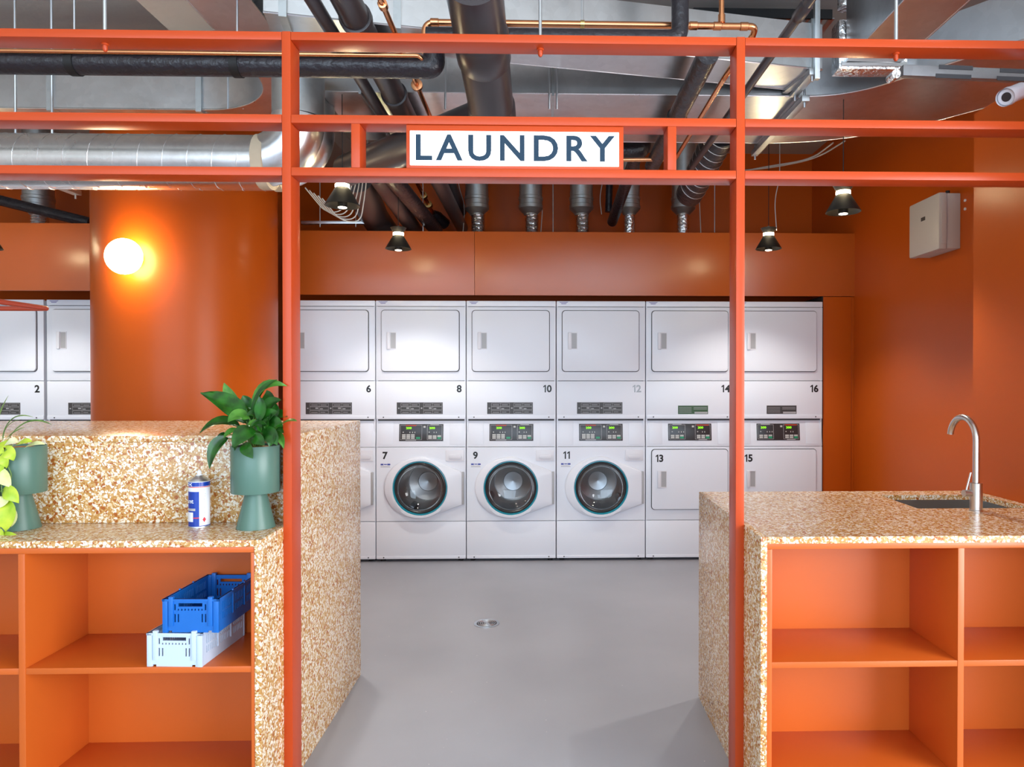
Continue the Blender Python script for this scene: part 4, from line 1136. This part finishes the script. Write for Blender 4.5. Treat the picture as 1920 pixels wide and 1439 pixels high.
# ================================================================== ceiling services: ducts, pipes, rods, cables
def mid(pts):
    return Vector((sum(p[0] for p in pts) / len(pts), sum(p[1] for p in pts) / len(pts), min(p[2] for p in pts)))
def pipe(name, label, cat, pts, r, mat, collars=(), group=None, bend=0.0, cmat=None, n=24):
    pts = [Vector(p) for p in pts]
    path = rounded(pts, bend, 8) if bend else pts
    t = thing(name, label, cat, mid(pts), group)
    part('pipe_run', MB().tube(path, r, n), mat, t)
    for p, d, w, k in collars:
        p = Vector(p); d = Vector(d).normalized()
        part('collar', MB().tube([p - d * w / 2, p - d * w * 0.42, p + d * w * 0.42, p + d * w / 2], [r * 1.005, r * k, r * k, r * 1.005], n), cmat or mat, t)
    return t
def rod(px, py0, py1, depth, r=0.005, mat='steel', top=None):
    a = P(px, py1, depth); b = P(px, py0, depth)
    return MB().tube([(a.x, depth, a.z), (a.x, depth, top if top else b.z)], r, 8)

# --- rectangular ducts
def arc(cx, cy, rx, ry, a0, a1, n=12):
    return [(cx + rx * math.sin(math.radians(a0 + (a1 - a0) * k / n)), cy + ry * math.cos(math.radians(a0 + (a1 - a0) * k / n))) for k in range(n + 1)]
def duct(label, poly, z0, z1, seams=(), group='galvanised air ducts'):
    cx = sum(p[0] for p in poly) / len(poly); cy = sum(p[1] for p in poly) / len(poly)
    t = thing('air_duct', label, 'air duct', (cx, cy, z0), group)
    part('sheet_metal', MB().prism(poly, z0, z1, lambda a, b, q: (a, b, q)), 'galv', t, sharp=30)
    n = len(poly); ed = []
    for i in range(n): ed.append(Vector((poly[i][0], poly[i][1], z0 + 0.002)))
    part('folded_edge', MB().tube(ed, 0.0045, 6, closed=True), 'galv2', t)
    for p, q, w in seams:       # flanged joints standing proud of the sheets
        m = MB(); a = Vector((p[0], p[1], 0)); b = Vector((q[0], q[1], 0)); d = (b - a).normalized(); e = 0.014
        a2 = a - d * e; b2 = b + d * e
        m.bar((a2.x, a2.y, z0 - e / 2), (b2.x, b2.y, z0 - e / 2), w, e); m.bar((a2.x, a2.y, z1 + e / 2), (b2.x, b2.y, z1 + e / 2), w, e)
        for c in (a - d * e / 2, b + d * e / 2): m.bar((c.x, c.y, z0), (c.x, c.y, z1), e, w, (-d.y, d.x, 0))
        part('flange', m, 'dull', t)
    return t
ZA = P(330, 206, 3.9).z
inner = arc(-1.88, 3.43, 0.47, 0.47, 0, 90); outer = arc(-1.88, 3.43, 0.72, 0.72, 90, 0)
polyA = [(-4.6, 3.9)] + inner + [(-1.41, 2.2), (-1.16, 2.2)] + outer + [(-4.6, 4.15)]
xs1, xs2 = P(95, 170, 3.9).x, P(374, 170, 3.9).x
duct('flat galvanised air duct at upper left, bending toward the viewer', polyA, ZA, ZA + 0.30,
     [((xs1, 3.9), (xs1, 4.15), 0.03), ((xs2, 3.9), (xs2, 4.15), 0.03), ((-1.16, 3.3), (-1.41, 3.3), 0.03)])
ib = arc(1.29, 2.99, 0.44, 0.44, 0, 50); ob = arc(1.29, 2.99, 1.12, 1.12, 50, 0)
polyB = [(-1.10, 3.43)] + ib + [(2.10, 2.70), (2.385, 2.70), (2.385, 3.42)] + ob + [(-1.10, 4.11)]
sB = [((P(px, 177, 3.43).x, 3.43), (P(px, 177, 3.43).x, 4.11), 0.012) for px in (676, 1037)] + [((1.27, 3.43), (1.27, 4.11), 0.03)]
duct('wide galvanised air duct spanning the middle, curving away at right', polyB, ZB, ZB + 0.22, sB)
ZC = P(1395, 115, 3.11).z
dC = Vector((2.36, 0.44, 0)).normalized(); nC = Vector((-dC.y, dC.x, 0))
c0 = Vector((-1.10, 2.745, 0)); c1 = Vector((1.28, 3.188, 0))
polyC = [tuple((c0)[:2]), tuple(c1[:2]), tuple((c1 + nC * 0.23)[:2]), tuple((c0 + nC * 0.23)[:2])]
sC = []
for k in (0.03, 0.21, 0.98):
    q = c0.lerp(c1, k); sC.append((tuple(q[:2]), tuple((q + nC * 0.23)[:2]), 0.03))
duct('slanting galvanised air duct crossing above the middle rail', polyC, ZC, ZC + 0.21, sC)
ZD = P(1629, 71, 2.92).z; xd0, xd1 = P(1629, 71, 2.92).x, P(1738, 71, 2.92).x
tD = duct('galvanised air duct running toward the viewer at upper right, foil taped end', [(xd0, 1.9), (xd1, 1.9), (xd1, 3.14), (xd0, 3.14)], ZD, ZD + 0.28)
fa, fb = P(1571, 131, 3.16), P(1701, 108, 3.16)
m = MB().box(fa.x, fb.x, 3.15, 3.24, fa.z, ZD + 0.2)
part('foil_collar', m, 'foil', tD, 0.012)
part('foil_strip', MB().box(fa.x + 0.01, fb.x - 0.01, 3.142, 3.15, fa.z + 0.012, fa.z + 0.03), 'dull', tD)
part('foil_strip', MB().box(fa.x + 0.03, fb.x - 0.06, 3.142, 3.15, fa.z + 0.04, fa.z + 0.056), 'galv2', tD)
sl = P(1584, 40, 3.2)
pipe('foil_pipe', 'foil wrapped upright pipe beside the upper right duct', 'pipe', [(sl.x, 3.2, fa.z + 0.30), (sl.x, 3.2, CEIL - 0.02)], 0.032, 'foil')
# galvanised flat strut with taped patches
a, b = P(1690, 134, 2.62), P(1990, 146, 2.62)
t = thing('duct_strut', 'flat galvanised strut with dark patches at upper right', 'strut', (a.x, 2.62, min(a.z, b.z) - 0.03))
part('strut_bar', MB().bar(a, b, 0.03, 0.042), 'galvdark', t, 0.004)
for k0, k1, dz in ((0.22, 0.43, 0.016), (0.60, 0.82, 0.012), (0.2, 0.42, -0.018), (0.58, 0.82, -0.018)):
    p, q = a.lerp(b, k0), a.lerp(b, k1); o = Vector((0, -0.0155, dz))
    part('tape_patch', MB().bar(p + o, q + o, 0.002, 0.016), 'gap', t)
k = P(1681, 138, 2.60)
part('joint_knob', MB().tube([k, k + Vector((0, 0.05, 0))], 0.017, 18), 'foil', t)

# --- round spiral ducts
def spiral(depth, py, px_el, label, r, pxl=-260, collar_px=494, z_top=None):
    c = P(300, py, depth); z = c.z
    xl = P(pxl, py, depth).x; xe = P(px_el, py, depth).x
    t = thing('spiral_duct', label, 'air duct', (xl, depth, z - r), 'silver round ducts')
    xc = P(collar_px, py, depth).x
    part('duct_run', MB().tube([(xl, depth, z), (xc, depth, z)], r, 40), 'galv2', t)
    pitch = 0.108; turns = int((xc - xl) / pitch); pts = []
    for k in range(turns * 20 + 1):
        a = 2 * math.pi * k / 20; x = xl + pitch * k / 20
        pts.append((x, depth - (r + 0.0005) * math.cos(a), z + (r + 0.0005) * math.sin(a)))
    part('spiral_seam', MB().tube(pts, 0.0022, 5), 'galv2', t)
    part('collar', MB().tube([(xc - 0.015, depth, z), (xc - 0.013, depth, z), (xc + 0.035, depth, z), (xc + 0.037, depth, z)], [r + 0.001, r + 0.005, r + 0.005, r + 0.001], 40), 'sealant', t)
    R = 0.20
    el = [(xc + 0.03, depth, z)]
    for q in range(13):
        a = math.radians(90 * q / 12); el.append((xe - R + R * math.sin(a), depth, z + R - R * math.cos(a)))
    part('elbow', MB().tube(el, r * 0.985, 40), 'galv2', t, sharp=60)
    zt = z_top or ZA
    part('riser', MB().tube([(xe, depth, z + R), (xe, depth, zt)], r * 0.97, 40), 'dull', t)
    part('collar', MB().tube([(xe, depth, zt - 0.05), (xe, depth, zt - 0.012), (xe, depth, zt)], [r * 1.0, r * 1.13, r * 1.2], 40), 'sealant', t)
spiral(3.22, 303, 560, 'silver spiral wound duct running left behind the rails', 0.118)
spiral(3.62, 316, 588, 'second silver round duct just behind the spiral duct', 0.108, collar_px=520)

# --- black plastic pipes
def col_at(a, b, k, w, g): a = Vector(a); b = Vector(b); return (a.lerp(b, k), b - a, w, g)
a, b = P(886, -40, 2.30), P(930, 262, 3.35)
pipe('drain_pipe', 'thick dark grey plastic pipe descending behind the middle of the rails', 'pipe', [a, b], 0.098, 'pipe', [col_at(a, b, 0.33, 0.16, 1.07), col_at(a, b, 0.80, 0.2, 1.08)], 'black pipes', n=40)
a, b = P(905, 222, 3.2), P(650, 320, 3.95)
pipe('drain_pipe', 'thick dark pipe sloping down left behind the sign', 'pipe', [a, b], 0.085, 'pipe', (), 'black pipes', n=36)
a, b = Vector((-0.705, 2.35, 2.74)), Vector((-0.74, 6.19, 2.74))
pipe('drain_pipe', 'black pipe crossing under the middle duct, left of the thick pipe', 'pipe', [a, b], 0.053, 'pipe', [col_at(a, b, 0.07, 0.03, 1.16), col_at(a, b, 0.25, 0.03, 1.16)], 'black pipes')
a, b = Vector((-0.815, 2.35, 2.72)), Vector((-0.82, 4.4, 2.72))
pipe('drain_pipe', 'slim black pipe close beside the left black pipe', 'pipe', [a, b], 0.026, 'pipe', (), 'black pipes')
a, b = P(668, 330, 4.5), P(702, 408, 5.5)
pipe('drain_pipe', 'thick dark pipe ending above the fascia behind the nearer left lamp', 'pipe', [a, b, b + Vector((0.05, 0.3, -0.1))], 0.108, 'pipe', (), 'black pipes', 0.1, n=36)
a, b = P(690, 338, 4.3), P(772, 440, 5.9)
pipe('drain_pipe', 'black sloping pipe between thick pipe and lagged pipe above fascia', 'pipe', [a + Vector((0.05, 0, 0.04)), b + Vector((0.05, 0, 0))], 0.062, 'pipe', (), 'black pipes')
a, b = P(705, 344, 4.45), P(790, 431, 5.8)
pipe('drain_pipe', 'black lagged pipe above the fascia, over the small left pendant', 'pipe', [a + Vector((0.12, -0.6, 0)), b + Vector((0.12, 0, 0))], 0.055, 'lagging', (), 'black pipes')
a, b = P(838, 330, 5.6), P(864, 398, 6.0)
pipe('drain_pipe', 'short black pipe elbow left of the first exhaust', 'pipe', [a, b], 0.052, 'pipe', (), 'black pipes')
a, b = P(775, 330, 5.2), P(812, 400, 5.9)
t = pipe('gas_pipe', 'thin brown valve pipe with black end above the fascia', 'pipe', [a, b], 0.016, 'copper', [col_at(a, b, 0.5, 0.04, 1.7), col_at(a, b, 0.75, 0.05, 1.9)], cmat='brass')
e = P(834, 420, 6.05)
part('end_sleeve', MB().tube([b, b.lerp(e, 0.3), e], [0.03, 0.05, 0.05], 20), 'lagging', t)
# horizontal lagged pipe, upper left
zl = P(300, 121, 2.75).z; xe = P(814, 121, 2.75).x; xr = P(1274, 60, 2.75).x; zu = P(960, 72, 2.75).z
t = pipe('lagged_pipe', 'black lagged pipe running level across the upper left', 'pipe', [(-3.6, 2.75, zl), (xe, 2.75, zl), (xe, 2.75, zl + 0.11)], 0.0425, 'lagging', (), None, 0.03)
for px in (140, 445):
    x = P(px, 121, 2.75).x
    part('clamp', MB().tube([(x - 0.016, 2.75, zl), (x + 0.016, 2.75, zl)], 0.0465, 24), 'rubber', t)
    part('clamp_rod', MB().tube([(x, 2.75, zl + 0.04), (x, 2.75, CEIL)], 0.004, 8), 'steel', t)
a = Vector((P(800, 62, 2.72).x, 2.72, P(960, 70, 2.72).z)); b = Vector((P(1275, 70, 2.72).x, 2.72, a.z))
pipe('lagged_pipe', 'black lagged pipe along the top rail turning up at right', 'pipe', [a, b, (b.x, b.y, CEIL)], 0.034, 'lagging', (), None, 0.05)
a, b = Vector((0.655, 2.78, 2.70)), Vector((0.655, 4.25, 2.70))
pipe('lagged_pipe', 'black lagged pipe passing under the duct left of the right post', 'pipe', [a, b], 0.044, 'lagging', [col_at(a, b, 0.46, 0.03, 1.15)], None, cmat='rubber')
a, b = Vector((0.915, 1.9, 2.70)), Vector((0.905, 4.3, 2.70))
pipe('lagged_pipe', 'slim black pipe passing beside the right post', 'pipe', [a, b], 0.018, 'pipe', [col_at(a, b, 0.23, 0.1, 1.3)])
a, b = P(1140, 285, 4.3), P(1203, 284, 4.3)
pipe('lagged_pipe', 'black lagged elbow pipe just right of the sign', 'pipe', [a + Vector((-0.5, 0, 0)), b, b + Vector((0.0, 0.0, 0.55))], 0.06, 'lagging', (), None, 0.06)
a, b = P(1168, 346, 4.8), P(1148, 416, 5.7)
pipe('lagged_pipe', 'black tapering pipe between the third and fourth exhaust', 'pipe', [a + Vector((0.05, -0.4, 0.1)), b], 0.042, 'lagging')
a, b = P(1145, 340, 5.95), P(1141, 398, 5.95)
pipe('lagged_pipe', 'short upright black pipe behind the third exhaust', 'pipe', [(a.x, 5.95, CEIL), b], 0.03, 'lagging')
a, b = P(1352, 248, 4.15), P(1306, 338, 4.75)
t = thing('flexible_duct', 'dark flexible duct with wire rings beside the right post', 'air duct', (b.x, b.y, b.z))
part('duct_skin', MB().tube([a, b, b + (b - a) * 0.35], 0.095, 28), 'lagging', t)
d = (b - a).normalized(); s1 = d.cross(Vector((0, 0, 1))).normalized(); s2 = s1.cross(d)
for k in range(9):
    c = a.lerp(b, 0.02 + k * 0.14)
    part('wire_ring', MB().tube([c + (s1 * math.cos(q) + s2 * math.sin(q)) * 0.097 + d * 0.03 * math.cos(q) for q in [2 * math.pi * i / 24 for i in range(24)]], 0.0028, 6, closed=True), 'steel', t)

# --- copper pipes
zc = P(1100, 46, 2.8).z; x0 = P(796, 46, 2.8).x; x1 = P(1417, 50, 2.8).x
t = pipe('copper_pipe', 'bright copper pipe running level above the top rail', 'pipe', [(x0, 2.8, zc - 0.12), (x0, 2.8, zc), (x1, 2.8, zc), (x1 - 0.003, 2.84, zc - 0.025)], 0.0135, 'copper',
         [((P(px, 46, 2.8).x, 2.8, zc), (1, 0, 0), 0.035, 1.2) for px in (815, 1300, 1345, 1395)], 'copper pipes', 0.045)
xt = P(1353, 20, 2.8).x
part('branch', MB().tube([(xt, 2.8, zc), (xt, 2.8, CEIL)], 0.011, 16), 'copper', t)
part('collar', MB().tube([(xt, 2.8, zc + 0.012), (xt, 2.8, zc + 0.045)], 0.0145, 16), 'copper', t)
xh = P(1092, 46, 2.8).x
part('hanger', MB().tube([(xh, 2.8, zc), (xh, 2.8, CEIL)], 0.005, 8), 'steel', t); part('clamp', MB().tube([(xh - 0.008, 2.8, zc), (xh + 0.008, 2.8, zc)], 0.0165, 16), 'brass', t)
zc2 = P(400, 100, 2.70).z
pipe('copper_pipe', 'thin copper pipe along the underside of the upper left rail', 'pipe', [(-3.6, 2.70, zc2), (P(788, 101, 2.7).x, 2.70, zc2), (P(795, 110, 2.7).x, 2.75, zc2 - 0.03)], 0.0085, 'copper', (), 'copper pipes', 0.02)
a, b = Vector((-0.565, 1.9, 2.70)), Vector((-0.575, 4.1, 2.70))
pipe('copper_pipe', 'copper pipe beside the black pipes left of centre', 'pipe', [a, b], 0.0105, 'copper', [col_at(a, b, 0.25, 0.03, 1.6), col_at(a, b, 0.55, 0.02, 2.4)], 'copper pipes')
a = Vector((0.765, 2.95, 2.68)); b = Vector((0.76, 4.05, 2.68))
pipe('copper_pipe', 'copper pipe left of the right post turning level beside the sign', 'pipe', [(x1 - 0.004, 2.83, zc - 0.02), a, b, b + Vector((-0.55, 0.02, -0.005))], 0.0115, 'copper', [col_at(a, b, 0.5, 0.025, 1.9)], 'copper pipes', 0.03)

# --- machine exhausts above the fascia
def exhaust(px, depth, flex, label, w=44):
    c = P(px, 375, depth); x = c.x; sc = depth / 1300.0
    zz = lambda py: P(px, py, depth).z
    t = thing('exhaust_duct', label, 'exhaust', (x, depth, zz(445)), 'grey exhaust ducts above the machines')
    r = w / 2 * sc
    part('duct_pipe', MB().lathe([(r * 0.97, zz(362)), (r * 0.97, CEIL)], (x, depth, 0), 32), 'dull', t)
    part('coupling', MB().lathe([(r * 0.56, zz(404)), (r * 0.60, zz(402)), (r * 1.0, zz(393)), (r * 1.03, zz(392)), (r * 1.03, zz(386)), (r * 0.99, zz(385)), (r * 0.99, zz(377)), (r * 1.03, zz(376)), (r * 1.03, zz(371)), (r * 0.98, zz(370)), (r * 0.98, zz(362))], (x, depth, 0), 32), 'dull', t, sharp=20)
    pr = []; r2 = r * 0.56
    if flex:
        for k in range(14):
            py = 470 - k * 5; pr += [(r2 * 1.04, zz(py)), (r2 * 0.94, zz(py - 2.5))]
        part('flexible_hose', MB().lathe(pr, (x + 0.01, depth, 0), 24), 'foil', t)
    else:
        part('outlet_pipe', MB().lathe([(r2 * 0.95, zz(470)), (r2 * 0.95, zz(404))], (x, depth, 0), 24), 'foil', t)
exhaust(894, 5.75, True, 'grey exhaust duct with foil hose, leftmost of the row')
exhaust(995, 5.75, True, 'grey exhaust duct with foil hose, second from the left')
exhaust(1090, 5.75, True, 'grey exhaust duct with foil hose, above machine twelve')
exhaust(1180, 5.75, False, 'grey exhaust duct with smooth outlet, next to the black pipe', 40)
exhaust(1281, 5.75, False, 'grey exhaust duct with smooth outlet, rightmost of the row')
exhaust(72, 5.75, True, 'dark exhaust duct above the far left fascia', 50)
a, b = P(-40, 366, 5.5), P(170, 418, 5.5)
pipe('lagged_pipe', 'black pipe sloping across the dark gap above the left fascia', 'pipe', [a, b], 0.04, 'lagging')

# --- hangers, struts, tray and cables
g = 'thin zinc hanger rods'
rods = [(98, 8, 250, 3.05, 'zinc hanger rod near the far upper left'), (30, 238, 330, 3.22, 'zinc hanger rod across the spiral duct at left'),
        (427, -10, 205, 3.88, 'left one of two zinc rods by the concrete beam'), (456, -10, 205, 3.88, 'right one of two zinc rods by the concrete beam'),
        (835, 108, 205, 3.36, 'zinc hanger rod left of the thick pipe'), (1030, 108, 205, 3.39, 'left rod of the pair right of the thick pipe'), (1044, 108, 205, 3.39, 'right rod of the pair right of the thick pipe'),
        (1594, 300, 432, 5.9, 'thin rod above the right end of the fascia'),
        (793, 300, 436, 5.45, 'thin rod over the fascia right of the left pendant'), (1037, 330, 436, 5.6, 'thin rod between second and third exhaust'), (1340, 330, 436, 5.6, 'thin rod above the fascia left of the right post')]
for px, p0, p1, dp, lab in rods:
    solo('hanger_rod', lab, 'rod', rod(px, p0, p1, dp, 0.0055 if dp < 4 else 0.004, top=CEIL + 0.02), 'steel', g)
def strut(pa, pb, label, w=0.038, hh=0.03):
    m = MB(); pa, pb = Vector(pa), Vector(pb)
    t = thing('strut_channel', label, 'strut', ((pa.x + pb.x) / 2, (pa.y + pb.y) / 2, min(pa.z, pb.z) - hh), 'zinc strut channels')
    o = Vector((0, 0, hh / 2))
    part('channel', MB().bar(pa, pb, w, hh), 'dull', t, 0.002)
    d = (pb - pa).normalized()
    for p in (pa + d * 0.02, pb - d * 0.02):
        part('bolt', MB().tube([p - Vector((0, 0, 0.04)), p + Vector((0, 0, 0.05))], 0.006, 8), 'steel', t)
strut((1.27, 3.36, ZB - 0.035), (1.27, 4.2, ZB - 0.035), 'zinc strut under the duct, right of the right post')
strut((1.23, 3.16, ZC - 0.018), (1.23, 3.42, ZC - 0.018), 'short zinc strut under the slanting duct at right')
xk = P(1530, 100, 3.16).x
solo('strut_channel', 'upright zinc strut beside the slanting duct end', 'strut', MB().box(xk - 0.012, xk + 0.012, 3.14, 3.165, ZC - 0.06, CEIL), 'dull', 'zinc strut channels', 0.002)
p0, p1 = P(75, 335, 4.0), P(145, 362, 4.4)
strut(p0, p1, 'pale strut just left of the round column top', 0.05, 0.03)
p0, p1 = P(566, 418, 5.35), P(686, 418, 5.35)
t = thing('cable_strut', 'pale level strut resting above the fascia at left', 'strut', (p0.x, 5.35, p0.z - 0.02))
part('channel', MB().bar(p0, p1, 0.04, 0.022), 'steel', t, 0.002)
for px in (600, 667): part('strut_rod', MB().tube([P(px, 426, 5.35), P(px, 380, 5.35) + Vector((0, 0, 0.8))], 0.004, 8), 'steel', t)
# cable tray near the slab at upper right
a, b = P(1300, 24, 3.72), P(1560, 42, 3.72)
t = thing('cable_tray', 'dark wire cable tray under the slab at upper right', 'cable tray', (a.x, 3.72, a.z - 0.03))
for dy in (0, 0.2): part('side_rail', MB().bar((a.x, 3.72 + dy, a.z), (b.x, 3.72 + dy, a.z), 0.012, 0.05), 'rubber', t)
for k in range(14):
    x = a.x + (b.x - a.x) * k / 13
    part('rung', MB().bar((x, 3.72, a.z - 0.02), (x, 3.92, a.z - 0.02), 0.03, 0.006), 'steel', t)
def cable(label, pts, r=0.004, mat='cable'):
    q = rounded([P(*p) for p in pts], 0.15, 6)
    solo('cable', label, 'cable', MB().tube(q, r, 6), mat, 'pale cables among the pipes')
cable('pale cable above the fascia right of first exhaust', [(1000, 255, 5.9), (1000, 345, 5.9), (1018, 380, 5.9), (1014, 437, 5.9)])
cable('pale looped cable above the small right pendant', [(1462, 140, 4.7), (1462, 335, 4.7), (1452, 375, 4.65), (1456, 432, 4.6)], 0.003)
cable('pale cable beside the first exhaust', [(858, 255, 5.9), (858, 345, 5.9), (872, 385, 5.9), (868, 437, 5.9)])
cable('pale cable left of the right post above the fascia', [(1310, 255, 5.9), (1310, 345, 5.9), (1312, 390, 5.9), (1314, 437, 5.9)])
cable('pale cable between third exhaust and black pipe', [(1132, 255, 5.9), (1132, 330, 5.9), (1124, 372, 5.9), (1128, 402, 5.9)])
for k in range(5):
    cable('pale sagging cable around the dark pipes at left, loop %s' % ('one two three four five'.split()[k]),
          [(572 + 8 * k, 352 + 5 * k, 4.1), (610 + 7 * k, 398 + 4 * k, 4.2), (640 + 9 * k, 398 + 5 * k, 4.2), (664 + 6 * k, 340, 4.2), (668 + 6 * k, 86, 4.2)], 0.0035)
cable('upper pale cable sweeping along the right duct', [(1390, 322, 5.0), (1440, 312, 4.8), (1520, 300, 4.6), (1562, 268, 4.3)], 0.005)
cable('lower pale cable sweeping along the right duct', [(1390, 320, 5.05), (1450, 314, 4.85), (1530, 298, 4.6), (1585, 264, 4.3)], 0.005)
